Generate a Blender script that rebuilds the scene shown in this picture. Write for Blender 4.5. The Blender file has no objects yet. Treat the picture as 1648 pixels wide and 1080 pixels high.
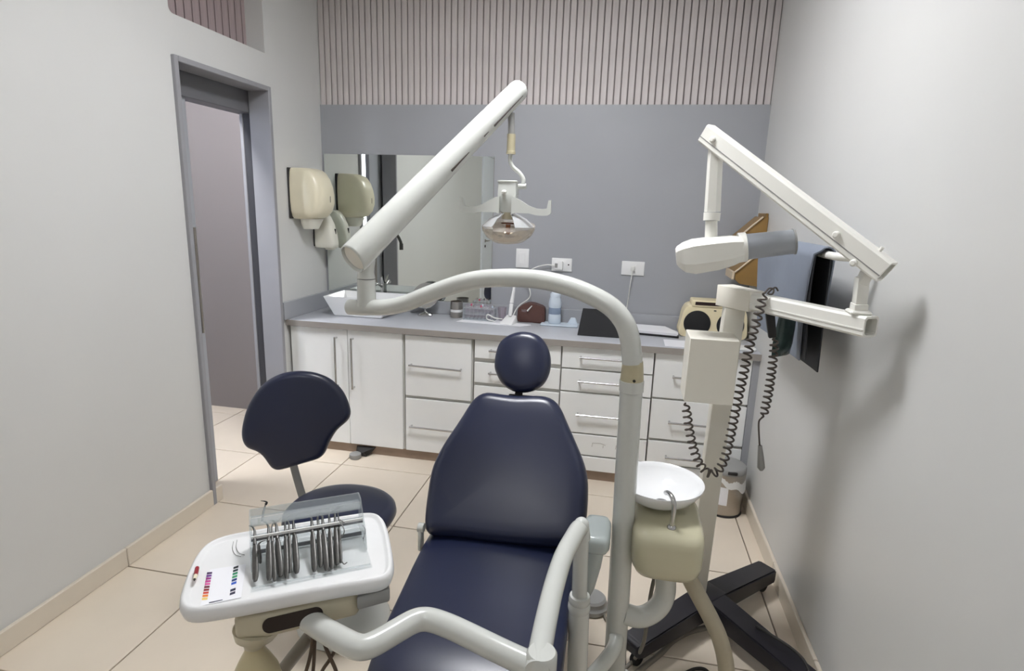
import bpy, bmesh, math, random
from mathutils import Vector, Matrix
random.seed(7)
PI = math.pi
SC = bpy.context.scene
C = SC.collection

# ------------------------------------------------------------------ camera, world, lamps, exposure
cam_d = bpy.data.cameras.new('camera')
cam = bpy.data.objects.new('camera', cam_d)
C.objects.link(cam)
cam_d.sensor_width = 36.0
cam_d.lens = 20.287
cam_d.clip_start = 0.02
cam.matrix_world = Matrix([[0.980747, -0.072314, 0.1814, 0.0], [0.192735, 0.208909, -0.958754, 0.0], [0.031435, 0.975258, 0.218825, 1.62], [0.0, 0.0, 0.0, 1.0]])
SC.camera = cam

world = bpy.data.worlds.new('world')
SC.world = world
world.use_nodes = True
world.node_tree.nodes['Background'].inputs[0].default_value = (0.75, 0.85, 1.0, 1)
world.node_tree.nodes['Background'].inputs[1].default_value = 0.4

LAMP_STRENGTH = 50.0          # ceiling panel above the chair
REAR_FILL_STRENGTH = 11.0          # added fill panel at the rear, brightens camera-facing surfaces
CORRIDOR_STRENGTH = 12.0  # daylight window of the corridor
CORRIDOR_FILL = 120.0         # added fill panel, brightens the corridor       
SC.view_settings.view_transform = 'Standard'
SC.view_settings.look = 'None'
SC.view_settings.gamma = 1.0
SC.view_settings.use_curve_mapping = False
SC.view_settings.exposure = 0.0
SC.cycles.transparent_max_bounces = 40

# ------------------------------------------------------------------ materials
def lin(c):
    return tuple(((x/255)/12.92 if x/255 <= 0.04045 else ((x/255+0.055)/1.055)**2.4) for x in c)

def mat(name, rgb, rough=0.5, metal=0.0, var=0.0, scale=8.0, bump=0.0, bscale=200.0, coat=0.0, spec=0.5, alpha=None, stretch=None, trans=0.0):
    m = bpy.data.materials.new(name)
    m.use_nodes = True
    nt = m.node_tree
    b = nt.nodes['Principled BSDF']
    col = lin(rgb)
    b.inputs['Base Color'].default_value = (*col, 1)
    b.inputs['Roughness'].default_value = rough
    b.inputs['Metallic'].default_value = metal
    b.inputs['Specular IOR Level'].default_value = spec
    if coat:
        b.inputs['Coat Weight'].default_value = coat
        b.inputs['Coat Roughness'].default_value = 0.08
    if trans:
        b.inputs['Transmission Weight'].default_value = trans
    tc = nt.nodes.new('ShaderNodeTexCoord')
    mp = nt.nodes.new('ShaderNodeMapping')
    nt.links.new(tc.outputs['Object'], mp.inputs[0])
    if stretch:
        mp.inputs['Scale'].default_value = stretch
    if var:
        n = nt.nodes.new('ShaderNodeTexNoise')
        n.inputs['Scale'].default_value = scale
        n.inputs['Detail'].default_value = 5
        nt.links.new(mp.outputs[0], n.inputs['Vector'])
        r = nt.nodes.new('ShaderNodeValToRGB')
        r.color_ramp.elements[0].position = 0.3
        r.color_ramp.elements[1].position = 0.7
        r.color_ramp.elements[0].color = (*[c*(1-var) for c in col], 1)
        r.color_ramp.elements[1].color = (*[min(1, c*(1+var)) for c in col], 1)
        nt.links.new(n.outputs['Fac'], r.inputs[0])
        nt.links.new(r.outputs[0], b.inputs['Base Color'])
    if bump:
        n2 = nt.nodes.new('ShaderNodeTexNoise')
        n2.inputs['Scale'].default_value = bscale
        n2.inputs['Detail'].default_value = 3
        nt.links.new(mp.outputs[0], n2.inputs['Vector'])
        bp = nt.nodes.new('ShaderNodeBump')
        bp.inputs['Strength'].default_value = bump
        bp.inputs['Distance'].default_value = 0.002
        nt.links.new(n2.outputs['Fac'], bp.inputs['Height'])
        nt.links.new(bp.outputs[0], b.inputs['Normal'])
    return m

def clear(name, rgb, gloss=0.15, rough=0.03, diff=0.0):
    m = bpy.data.materials.new(name)
    m.use_nodes = True
    nt = m.node_tree
    nt.nodes.remove(nt.nodes['Principled BSDF'])
    out = nt.nodes['Material Output']
    t = nt.nodes.new('ShaderNodeBsdfTransparent')
    t.inputs[0].default_value = (*lin(rgb), 1)
    g = nt.nodes.new('ShaderNodeBsdfGlossy')
    g.inputs['Color'].default_value = (0.9, 0.9, 0.9, 1)
    g.inputs['Roughness'].default_value = rough
    fr = nt.nodes.new('ShaderNodeLayerWeight')
    fr.inputs['Blend'].default_value = 0.3
    pw = nt.nodes.new('ShaderNodeMath'); pw.operation = 'POWER'; pw.inputs[1].default_value = 3.0
    nt.links.new(fr.outputs['Facing'], pw.inputs[0])
    ad = nt.nodes.new('ShaderNodeMath'); ad.operation = 'MULTIPLY_ADD'; ad.use_clamp = True
    ad.inputs[1].default_value = 0.5
    ad.inputs[2].default_value = gloss
    nt.links.new(pw.outputs[0], ad.inputs[0])
    mx = nt.nodes.new('ShaderNodeMixShader')
    nt.links.new(ad.outputs[0], mx.inputs[0])
    nt.links.new(t.outputs[0], mx.inputs[1])
    nt.links.new(g.outputs[0], mx.inputs[2])
    last = mx
    if diff:
        d = nt.nodes.new('ShaderNodeBsdfDiffuse')
        d.inputs[0].default_value = (*lin(rgb), 1)
        m2 = nt.nodes.new('ShaderNodeMixShader')
        m2.inputs[0].default_value = diff
        nt.links.new(mx.outputs[0], m2.inputs[1]); nt.links.new(d.outputs[0], m2.inputs[2])
        last = m2
    nt.links.new(last.outputs[0], out.inputs[0])
    return m

def glow(name, rgb, strength):
    m = bpy.data.materials.new(name)
    m.use_nodes = True
    b = m.node_tree.nodes['Principled BSDF']
    b.inputs['Base Color'].default_value = (0.8, 0.8, 0.8, 1)
    b.inputs['Emission Color'].default_value = (*lin(rgb), 1)
    b.inputs['Emission Strength'].default_value = strength
    return m

M = dict(
    wall=mat('wall_paint', (215, 215, 213), 0.42, var=0.012, scale=2.0, bump=0.03, bscale=300),
    ceil=mat('ceiling_paint', (224, 223, 218), 0.8),
    grey=mat('grey_paint', (166, 168, 173), 0.45, var=0.02, scale=3),
    trim=mat('grey_lining', (154, 154, 158), 0.4, var=0.02),
    corr=mat('corridor_grey', (143, 148, 168), 0.5),
    slat=mat('slat_wood', (208, 201, 200), 0.55, var=0.07, scale=7, stretch=(6, 6, 0.7), bump=0.1, bscale=60),
    gap=mat('slat_backing', (140, 133, 132), 0.8),
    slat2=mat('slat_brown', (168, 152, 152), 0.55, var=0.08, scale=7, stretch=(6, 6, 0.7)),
    tile=mat('floor_tile', (232, 219, 201), 0.22, var=0.03, scale=3.5, bump=0.015, bscale=40),
    grout=mat('floor_grout', (44, 37, 32), 0.9),
    skirt=mat('skirting_tile', (222, 212, 196), 0.3, var=0.02),
    white=mat('white_laminate', (247, 248, 247), 0.3, var=0.008),
    inner=mat('cabinet_carcass', (204, 202, 197), 0.6),
    top=mat('grey_worktop', (190, 192, 198), 0.33, var=0.02, scale=60),
    edge=mat('worktop_edge', (160, 154, 148), 0.4, var=0.03),
    plinth=mat('brown_plinth', (152, 131, 114), 0.5, var=0.1, scale=12),
    chrome=mat('chrome', (200, 200, 200), 0.24, 1.0),
    steel=mat('brushed_steel', (176, 170, 162), 0.28, 1.0, var=0.05, scale=40, stretch=(1, 1, 12)),
    tool=mat('tool_steel', (108, 107, 105), 0.42, 0.75, var=0.12, scale=90),
    mirror=mat('mirror_glass', (232, 236, 232), 0.0, 1.0),
    navy=mat('navy_vinyl', (27, 34, 62), 0.32, var=0.05, scale=4, bump=0.06, bscale=420, spec=0.7),
    black=mat('black_plastic', (22, 22, 24), 0.45),
    blackm=mat('black_painted_metal', (30, 28, 36), 0.4, var=0.1, scale=20),
    rubber=mat('dark_rubber', (45, 43, 42), 0.7),
    lamp=mat('warm_grey_enamel', (212, 214, 209), 0.25, coat=0.4, var=0.012, scale=9),
    pad=mat('grey_green_pad', (186, 195, 194), 0.25, coat=0.3),
    ivory=mat('ivory_enamel', (240, 239, 232), 0.3, var=0.012, scale=9),
    boxc=mat('cream_enamel', (238, 234, 222), 0.4, var=0.01),
    cream=mat('cream_plastic', (208, 203, 174), 0.25, coat=0.3, var=0.015, scale=8),
    disp=mat('cream_dispenser', (238, 230, 204), 0.3, var=0.02, scale=10),
    disp2=mat('white_dispenser', (232, 230, 218), 0.3, var=0.01),
    tan=mat('tan_collar', (196, 187, 156), 0.4, var=0.05, scale=30),
    ceramic=mat('white_ceramic', (246, 247, 248), 0.08, coat=0.5),
    wrap=mat('white_film', (238, 238, 238), 0.35, var=0.015, scale=14, bump=0.35, bscale=24),
    house=mat('cream_housing', (196, 188, 164), 0.35, var=0.02, scale=10),
    dark=mat('dark_recess', (48, 38, 32), 0.8),
    bottle=mat('yellowed_plastic', (206, 194, 156), 0.35, var=0.05, scale=12),
    cable=mat('coiled_cable', (88, 80, 74), 0.5),
    hose=mat('brown_hose', (96, 80, 66), 0.5),
    ghose=mat('grey_hose', (128, 122, 112), 0.45),
    pipe=mat('drain_pipe', (182, 174, 152), 0.4, var=0.02),
    cone=mat('grey_cone', (158, 162, 168), 0.3, var=0.02),
    wood=mat('ochre_wood', (146, 114, 64), 0.4, var=0.14, scale=6, stretch=(1, 8, 1)),
    woodt=mat('pale_wood_edge', (214, 196, 170), 0.5),
    apron=mat('blue_grey_vinyl', (132, 140, 154), 0.5, var=0.06, scale=6, bump=0.4, bscale=9),
    liner=mat('black_lining', (40, 42, 48), 0.6, var=0.05),
    pouch=mat('dark_green_film', (62, 78, 76), 0.18, var=0.3, scale=14, bump=0.9, bscale=18),
    plate=mat('white_switch_plastic', (240, 240, 240), 0.3),
    cord=mat('white_cord', (232, 232, 228), 0.4),
    radio=mat('cream_radio', (240, 226, 188), 0.4, var=0.015),
    mesh=mat('black_speaker_mesh', (26, 25, 27), 0.7, bump=0.5, bscale=600),
    leather=mat('brown_leather', (92, 62, 56), 0.5, var=0.1, scale=14, bump=0.3, bscale=120),
    paper=mat('white_paper', (244, 244, 248), 0.6, var=0.01),
    bluew=mat('pale_blue_plastic', (212, 223, 234), 0.3, var=0.02),
    bluel=mat('blue_grey_label', (142, 158, 180), 0.5),
    pink=mat('pink_plastic', (214, 96, 128), 0.4),
    dkred=mat('dark_red_plastic', (150, 26, 44), 0.3),
    bag=mat('white_bin_bag', (232, 232, 230), 0.35, var=0.03, scale=30, bump=0.5, bscale=40),
    lidg=mat('grey_lid', (150, 150, 148), 0.4),
    doorw=mat('blue_white_door', (240, 245, 253), 0.4),
    edge_shade=clear('painted_edge_shade', (150, 152, 155), 0.08, diff=0.5),  # dark edge lines of the clear acrylic, put into the colour
    acryl=clear('clear_acrylic', (251, 252, 252), 0.03),
    acryle=clear('acrylic_edge', (242, 245, 246), 0.08, diff=0.17),
    glass=clear('reflector_glass', (246, 248, 250), 0.34, 0.06, diff=0.25),
    lens=clear('lens_cover', (248, 244, 238), 0.10, 0.05, diff=0.10),
    tubec=clear('clear_tube', (246, 242, 245), 0.08, diff=0.06),
    amber=mat('amber_bulb', (150, 92, 56), 0.25),
    band=mat('white_band', (236, 236, 234), 0.5),
)
BARS = [mat('print_%d' % i, c, 0.5) for i, c in enumerate([(70, 45, 90), (120, 60, 150), (150, 50, 130), (200, 70, 150), (225, 90, 160),
        (110, 20, 50), (140, 20, 30), (215, 80, 60), (240, 140, 60), (245, 215, 120),
        (25, 35, 40), (25, 60, 60), (40, 140, 100), (70, 160, 110), (30, 60, 120), (60, 100, 200), (70, 110, 210), (40, 45, 70), (60, 60, 80)])]

# ------------------------------------------------------------------ object helpers
OFF = {}

def obj(name, bm, material, parent=None, smooth=35, recalc=True):
    me = bpy.data.meshes.new(name)
    off = OFF.get(parent.name, Vector((0, 0, 0))) if parent else Vector((0, 0, 0))
    if off.length:
        bmesh.ops.translate(bm, verts=bm.verts, vec=-off)
    if recalc:
        bmesh.ops.recalc_face_normals(bm, faces=bm.faces)
    bm.to_mesh(me)
    bm.free()
    for mm in (material if isinstance(material, (list, tuple)) else [material]):
        me.materials.append(mm)
    if smooth:
        me.polygons.foreach_set('use_smooth', [True]*len(me.polygons))
        try:
            me.set_sharp_from_angle(angle=math.radians(smooth))
        except Exception:
            pass
    me.update()
    o = bpy.data.objects.new(name, me)
    C.objects.link(o)
    if parent:
        o.parent = parent
        OFF[o.name] = off
    else:
        OFF[o.name] = Vector((0, 0, 0))
    return o

def tag(o, label, cat, group=None):
    o['label'] = label
    o['category'] = cat
    if group:
        o['group'] = group
    return o

def thing(name, label, cat, loc=(0, 0, 0), group=None):
    o = bpy.data.objects.new(name, None)
    o.empty_display_size = 0.05
    C.objects.link(o)
    o.location = loc
    OFF[o.name] = Vector(loc)
    return tag(o, label, cat, group)

def struct(name, bm, m, parent=None, smooth=0):
    o = obj(name, bm, m, parent, smooth)
    if not parent:
        o['kind'] = 'structure'
    return o

def dup(root, delta, label=None, group=None):
    r = root.copy()
    C.objects.link(r)
    r.location = Vector(root.location) + Vector(delta)
    if label:
        r['label'] = label
    if group:
        r['group'] = group
    for ch in list(root.children):
        c = ch.copy(); C.objects.link(c); c.parent = r
        for g in ch.children:
            d = g.copy(); C.objects.link(d); d.parent = c
    return r

def cp(o, delta, parent=None, scale=None):
    c = o.copy()
    C.objects.link(c)
    c.location = Vector(o.location) + Vector(delta)
    if scale:
        c.scale = scale
    if parent:
        c.parent = parent
    return c

# ------------------------------------------------------------------ mesh helpers
def BM():
    return bmesh.new()

def box(bm, a, b, bev=0.0, seg=2, rot=None, pivot=None):
    a, b = Vector(a), Vector(b)
    lo = Vector([min(a[i], b[i]) for i in range(3)]); hi = Vector([max(a[i], b[i]) for i in range(3)])
    r = bmesh.ops.create_cube(bm, size=1.0)
    vs = r['verts']
    for v in vs:
        v.co = Vector([(lo[i]+hi[i])/2 + v.co[i]*(hi[i]-lo[i]) for i in range(3)])
    if bev:
        es = list({e for v in vs for e in v.link_edges})
        rr = bmesh.ops.bevel(bm, geom=es, offset=bev, segments=seg, affect='EDGES', profile=0.5, clamp_overlap=True)
        vs = list({v for f in rr['faces'] for v in f.verts} | {v for v in vs if v.is_valid})
    if rot is not None:
        bmesh.ops.rotate(bm, verts=vs, cent=Vector(pivot) if pivot is not None else (lo+hi)/2, matrix=rot)
    return vs

def hexa(bm, p, bev=0.0, seg=2):
    """eight corners: bottom ring 0-3, top ring 4-7"""
    vs = [bm.verts.new(q) for q in p]
    for f in ((3, 2, 1, 0), (4, 5, 6, 7), (0, 1, 5, 4), (1, 2, 6, 5), (2, 3, 7, 6), (3, 0, 4, 7)):
        bm.faces.new([vs[i] for i in f])
    if bev:
        es = list({e for v in vs for e in v.link_edges})
        bmesh.ops.bevel(bm, geom=es, offset=bev, segments=seg, affect='EDGES', profile=0.5, clamp_overlap=True)

def beam(bm, p0, p1, w0, h0, w1=None, h1=None, up=(0, 0, 1), bev=0.004, open_end=False):
    """square bar from p0 to p1"""
    w1 = w0 if w1 is None else w1; h1 = h0 if h1 is None else h1
    p0, p1 = Vector(p0), Vector(p1)
    d = (p1-p0).normalized()
    s = d.cross(Vector(up)).normalized()
    u = s.cross(d).normalized()
    q = []
    for p, w, h in ((p0, w0, h0), (p1, w1, h1)):
        q += [p - s*w/2 - u*h/2, p + s*w/2 - u*h/2, p + s*w/2 + u*h/2, p - s*w/2 + u*h/2]
    hexa(bm, q, bev)

def loft(bm, rings, closed=True, cap=True):
    vr = [[bm.verts.new(p) for p in r] for r in rings]
    n = len(vr[0])
    for a, b in zip(vr[:-1], vr[1:]):
        for i in range(n if closed else n-1):
            j = (i+1) % n
            bm.faces.new((a[i], a[j], b[j], b[i]))
    if cap and closed:
        bm.faces.new(list(reversed(vr[0])))
        bm.faces.new(vr[-1])
    return vr

def smooth_path(pts, n=8):
    pts = [Vector(p) for p in pts]
    if len(pts) < 3:
        return pts
    out = []
    ext = [pts[0]*2-pts[1]] + pts + [pts[-1]*2-pts[-2]]
    for i in range(1, len(ext)-2):
        p0, p1, p2, p3 = ext[i-1:i+3]
        for k in range(n):
            t = k/n
            out.append(0.5*((2*p1) + (p2-p0)*t + (2*p0-5*p1+4*p2-p3)*t*t + (3*p1-p0-3*p2+p3)*t**3))
    out.append(pts[-1])
    return out

def fillet(pts, r, n=7):
    pts = [Vector(p) for p in pts]
    out = [pts[0]]
    for i in range(1, len(pts)-1):
        a, p, b = pts[i-1], pts[i], pts[i+1]
        d = min(r, (a-p).length*0.48, (b-p).length*0.48)
        A = p+(a-p).normalized()*d; B = p+(b-p).normalized()*d
        for k in range(n+1):
            t = k/n
            out.append(A*(1-t)**2 + p*2*t*(1-t) + B*t*t)
    out.append(pts[-1])
    return out

def tube(bm, pts, rad, seg=20, cap=True, flat=1.0, flatdir=None, roundend=False):
    pts = [Vector(p) for p in pts]
    n = len(pts)
    rads = rad if isinstance(rad, (list, tuple)) else [rad]*n
    if len(rads) != n:
        rads = [rads[0] + (rads[-1]-rads[0])*i/(n-1) for i in range(n)]
    t0 = (pts[1]-pts[0]).normalized()
    u = t0.orthogonal().normalized() if flatdir is None else (Vector(flatdir) - t0*Vector(flatdir).dot(t0)).normalized()
    rings = []
    prev = t0
    for i in range(n):
        if i == 0: t = t0
        elif i == n-1: t = (pts[-1]-pts[-2]).normalized()
        else: t = ((pts[i+1]-pts[i]).normalized() + (pts[i]-pts[i-1]).normalized()).normalized()
        q = prev.rotation_difference(t)
        u = q @ u
        u = (u - t*u.dot(t)).normalized()
        w = t.cross(u)
        prev = t
        rings.append((pts[i], t, [pts[i] + (u*math.cos(a)*flat + w*math.sin(a))*rads[i] for a in [2*PI*k/seg for k in range(seg)]]))
    R = [r[2] for r in rings]
    if roundend:
        def dome(ring, sgn):
            c, t, pp = ring
            res = []
            rr = (pp[0]-c).length
            for k in (1, 2, 3, 4):
                a = k*PI/2/4.4
                res.append([c + (p-c)*math.cos(a) + t*sgn*math.sin(a)*rr for p in pp])
            return res
        if roundend in (True, 'both', 'start'):
            R = list(reversed(dome(rings[0], -1))) + R
        if roundend in (True, 'both', 'end'):
            R = R + dome(rings[-1], 1)
    loft(bm, R, cap=cap)

def lathe(bm, prof, c=(0, 0, 0), axis=(0, 0, 1), seg=32, closed=False):
    """prof: list of (r, h)"""
    c = Vector(c); ax = Vector(axis).normalized()
    u = ax.orthogonal().normalized(); w = ax.cross(u)
    rings = []
    for r, h in prof:
        r = max(r, 1e-5)
        rings.append([c + ax*h + (u*math.cos(2*PI*k/seg) + w*math.sin(2*PI*k/seg))*r for k in range(seg)])
    vr = loft(bm, rings, cap=True)
    bmesh.ops.remove_doubles(bm, verts=bm.verts, dist=3e-5)

def prism(bm, poly, d, bev=0.0, seg=2):
    """poly: list of 3D points, extruded by vector d"""
    d = Vector(d)
    lo = [bm.verts.new(p) for p in poly]
    hi = [bm.verts.new(Vector(p)+d) for p in poly]
    n = len(poly)
    bm.faces.new(list(reversed(lo))); bm.faces.new(hi)
    for i in range(n):
        j = (i+1) % n
        bm.faces.new((lo[i], lo[j], hi[j], hi[i]))
    if bev:
        es = list({e for v in lo+hi for e in v.link_edges})
        bmesh.ops.bevel(bm, geom=es, offset=bev, segments=seg, affect='EDGES', profile=0.5, clamp_overlap=True)

def closed_smooth(poly, n=6):
    P = [Vector(p) for p in poly]; N = len(P); out = []
    for i in range(N):
        p0, p1, p2, p3 = P[i-1], P[i], P[(i+1) % N], P[(i+2) % N]
        for k in range(n):
            t = k/n
            out.append(0.5*((2*p1) + (p2-p0)*t + (2*p0-5*p1+4*p2-p3)*t*t + (3*p1-p0-3*p2+p3)*t**3))
    return out

def resample(poly, N):
    P = [Vector(p) for p in poly]; P.append(P[0])
    L = [0]
    for a, b in zip(P[:-1], P[1:]):
        L.append(L[-1]+(b-a).length)
    out = []; j = 0
    for i in range(N):
        s = L[-1]*i/N
        while L[j+1] < s: j += 1
        f = (s-L[j])/max(1e-9, L[j+1]-L[j])
        out.append(P[j].lerp(P[j+1], f))
    return out

def pillow(bm, outline, n, tf, tb, r, N=72, crown=0.0, dish=None):
    """upholstered pad: closed 3D outline, n = direction of its front"""
    n = Vector(n).normalized()
    P = resample(outline, N)
    c = sum(P, Vector())/N
    area = sum(((P[i]-c).cross(P[(i+1) % N]-c)).dot(n) for i in range(N))
    sgn = 1 if area > 0 else -1
    nor = []
    for i in range(N):
        t = (P[(i+2) % N]-P[i-2]).normalized()
        nor.append((n.cross(t)*sgn).normalized())
    def ring(ins, h):
        out = []
        for i in range(N):
            out.append(P[i] + nor[i]*ins + n*h)
        for _ in range(2):
            out = [out[i]*0.5 + (out[i-1]+out[(i+1) % N])*0.25 for i in range(N)]
        return out
    rings = []
    def side(T, s):
        rs = []
        for k in range(0, 6):
            a = k*PI/2/5
            rs.append(ring(r*(1-math.cos(a)), s*T*math.sin(a)))
        base = rs[-1]
        cc = sum(base, Vector())/N
        for f in (0.85, 0.65, 0.4, 0.18):
            rs.append([cc + (p-cc)*f + n*s*(crown*(1-f*f)) for p in base])
        return rs
    fr = side(tf, 1); bk = side(tb, -1)
    loft(bm, list(reversed(bk)) + fr[1:], cap=True)

def ering(c, u, v, a, b, p=2.5, N=40):
    """superellipse ring"""
    c, u, v = Vector(c), Vector(u), Vector(v)
    out = []
    for k in range(N):
        t = 2*PI*k/N
        ct, st = math.cos(t), math.sin(t)
        out.append(c + u*a*math.copysign(abs(ct)**(2/p), ct) + v*b*math.copysign(abs(st)**(2/p), st))
    return out

def coil(path, r, turns, per=10):
    path = [Vector(p) for p in path]
    L = [0]
    for a, b in zip(path[:-1], path[1:]): L.append(L[-1]+(b-a).length)
    out = []; j = 0
    n = int(turns*per)
    ref = Vector((0.3, -1, 0.1)).normalized()
    for i in range(n+1):
        s = L[-1]*i/n
        while j < len(L)-2 and L[j+1] < s: j += 1
        f = (s-L[j])/(L[j+1]-L[j])
        p = path[j].lerp(path[j+1], f); t = (path[j+1]-path[j]).normalized()
        u = (ref - t*ref.dot(t)).normalized(); w = t.cross(u)
        a = 2*PI*i/per
        rr = r*min(1, i/per, (n-i)/per)
        out.append(p + (u*math.cos(a)+w*math.sin(a))*rr)
    return out

# ================================================================== the room
XL, XR, YB, YR, ZC = -2.085, 0.775, 3.80, -1.9, 3.05

# floor: base bed and single tiles
bm = BM(); box(bm, (-3.45, YR-0.1, -0.06), (XR+0.15, 4.0, -0.012)); floor = struct('floor', bm, M['grout'])
def xcuts():
    return [-3.417, -2.829, -2.241, -1.653, -1.065, -0.477, 0.111, 0.697, 1.285]
ycuts = [1.923 + 0.5925*k for k in range(-7, 5)]
xs = xcuts()
tile_me = {}
def tile(x0, x1, y0, y1):
    g = 0.0029
    x0 += g; x1 -= g; y0 += g; y1 -= g
    key = (round(x1-x0, 3), round(y1-y0, 3))
    if key not in tile_me:
        bm = BM()
        w, h = (x1-x0)/2, (y1-y0)/2
        e = 0.0025
        v = [bm.verts.new(p) for p in ((-w, -h, -0.012), (w, -h, -0.012), (w, h, -0.012), (-w, h, -0.012),
                                       (-w, -h, -0.0015), (w, -h, -0.0015), (w, h, -0.0015), (-w, h, -0.0015),
                                       (-w+e, -h+e, 0), (w-e, -h+e, 0), (w-e, h-e, 0), (-w+e, h-e, 0))]
        for a in range(4):
            b = (a+1) % 4
            bm.faces.new((v[a], v[b], v[b+4], v[a+4])); bm.faces.new((v[a+4], v[b+4], v[b+8], v[a+8]))
        bm.faces.new(v[8:12]); bm.faces.new(v[3::-1])
        o = obj('tile', bm, M['tile'], floor, 0)
        tile_me[key] = o.data
    else:
        o = bpy.data.objects.new('tile', tile_me[key]); C.objects.link(o); o.parent = floor
    o.location = ((x0+x1)/2, (y0+y1)/2, 0)
for xa, xb in zip(xs[:-1], xs[1:]):
    for ya, yb in zip(ycuts[:-1], ycuts[1:]):
        x0, x1, y0, y1 = max(xa, -3.40), min(xb, XR+0.02), max(ya, YR), min(yb, 3.88)
        if x1-x0 > 0.05 and y1-y0 > 0.05:
            tile(x0, x1, y0, y1)

# walls
DY0, DY1, DZ = 2.487, 3.203, 2.232       # doorway in the left wall
WZ0, WZ1 = 2.422, 2.92                   # transom opening above it
bm = BM()
box(bm, (-2.2, YR, 0), (XL, DY0, ZC))
box(bm, (-2.2, DY1, 0), (XL, 3.88, ZC))
box(bm, (-2.2, DY0, DZ), (XL, DY1, WZ0))
box(bm, (-2.2, DY0, WZ1), (XL, DY1, ZC))
wl = struct('wall_left', bm, M['wall'])
bm = BM()                                # rounded corner of the transom opening
rr = 0.028
poly = [(XL-0.112, DY0-0.002, WZ0-0.002)] + [(XL-0.112, DY0+rr-rr*math.sin(a), WZ0+rr-rr*math.cos(a)) for a in [k*PI/2/6 for k in range(7)]]
prism(bm, poly, (0.112, 0, 0)); struct('corner_fillet', bm, M['wall'], wl)
bm = BM(); box(bm, (XR, YR, 0), (XR+0.12, 3.9, ZC)); struct('wall_right', bm, M['wall'])
bm = BM(); box(bm, (-3.4, 3.822, 0), (XR, 3.9, ZC)); wb = struct('wall_back', bm, M['gap'])
bm = BM(); box(bm, (XL, YB, 0.86), (XR, 3.822, 2.245)); struct('panel', bm, M['grey'], wb)
bm = BM(); box(bm, (-3.4, YR-0.1, 0), (XR+0.12, YR, ZC)); struct('wall_rear', bm, M['wall'])
bm = BM(); box(bm, (-3.4, YR-0.1, ZC), (XR+0.12, 3.9, ZC+0.1)); struct('ceiling', bm, M['ceil'])

# slats above the grey panel
pitch = (XR-XL)/69
bm = BM(); box(bm, (-0.0172, -0.014, 0), (0.0172, 0, ZC-2.245-0.002)); bmesh.ops.bevel(bm, geom=[e for e in bm.edges if abs((e.verts[0].co-e.verts[1].co).z) > 0.1 and e.verts[0].co.y < -0.01], offset=0.003, segments=1, affect='EDGES')
s0 = struct('slat', bm, M['slat'], wb)
for k in range(69):
    o = s0 if k == 0 else cp(s0, (0, 0, 0))
    o.location = (XL + pitch*(k+0.5), 3.822, 2.246)
# slats seen through the transom
bm = BM(); box(bm, (-2.30, 2.3, WZ0-0.1), (-2.215, 3.35, ZC)); tr = struct('wall_corridor_upper', bm, M['gap'])
bm = BM(); box(bm, (-2.215, -0.0235, 0), (-2.196, 0.0235, ZC-WZ0+0.04))
s1 = struct('slat', bm, M['slat2'], tr)
for k in range(17):
    o = s1 if k == 0 else cp(s1, (0, 0, 0))
    o.location = (0, 2.36+0.056*k, WZ0-0.05)

# door lining and doorway
bm = BM()
for a, b in (((-2.2, DY0-0.012, 0), (-2.066, DY0+0.014, DZ+0.012)), ((-2.2, DY1-0.014, 0), (-2.066, DY1+0.012, DZ+0.012)), ((-2.2, DY0+0.014, DZ-0.014), (-2.066, DY1-0.014, DZ+0.012))):
    box(bm, a, b, 0.003, 1)
d1 = struct('door_1', bm, M['trim'])
bm = BM(); box(bm, (-2.262, 1.75, 0.01), (-2.224, 2.715, 2.2), 0.003, 1); struct('sliding_leaf', bm, M['grey'], d1)
bm = BM(); tube(bm, [(-2.203, 2.668, 0.90), (-2.203, 2.668, 1.46)], 0.011, 12)
for z in (0.95, 1.41): tube(bm, [(-2.224, 2.668, z), (-2.203, 2.668, z)], 0.007, 8)
struct('pull_handle', bm, M['steel'], d1, 35)
bm = BM(); box(bm, (-2.31, 1.7, 2.10), (-2.205, 3.25, 2.32), 0.004, 1); struct('track_cover', bm, mat('dark_grey_cover', (112, 112, 116), 0.5), d1)
bm = BM(); box(bm, (-2.262, 3.217, 0), (-2.201, 3.30, 2.3), 0.004, 1); struct('gap_strip', bm, mat('dark_grey_gap', (62, 62, 66), 0.6), d1)  # solid dark strip standing in for the shaded gap behind the jamb
bm = BM(); box(bm, (-2.285, 3.215, 0), (-2.263, 3.30, 2.3), 0.003, 1); struct('edge_strip', bm, M['trim'], d1)

# corridor beyond the doorway
bm = BM(); box(bm, (-3.4, YR, 0), (-3.3, 0.30, ZC)); box(bm, (-3.4, 0.98, 0), (-3.3, 3.88, ZC)); box(bm, (-3.4, 0.30, 0), (-3.3, 0.98, 0.9)); box(bm, (-3.4, 0.30, 2.35), (-3.3, 0.98, ZC))
struct('wall_corridor', bm, M['corr'])
bm = BM(); box(bm, (-3.3, 3.845, 0), (-2.2, 3.88, ZC)); we = struct('wall_corridor_end', bm, M['trim'])
bm = BM(); box(bm, (-3.2, 3.825, 0.035), (-2.3, 3.845, 2.20), 0.002, 1); d3 = struct('door_3', bm, M['corr'])
bm = BM(); box(bm, (-3.2, 3.83, 2.205), (-2.3, 3.845, 2.232)); struct('dark_gap', bm, M['liner'], d3)
bm = BM()
box(bm, (-3.40, 0.30, 0.9), (-3.36, 0.34, 2.35)); box(bm, (-3.40, 0.94, 0.9), (-3.36, 0.98, 2.35)); box(bm, (-3.40, 0.34, 0.9), (-3.36, 0.94, 0.94)); box(bm, (-3.40, 0.34, 2.31), (-3.36, 0.94, 2.35))
w1 = struct('window_1', bm, M['white'])
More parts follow.
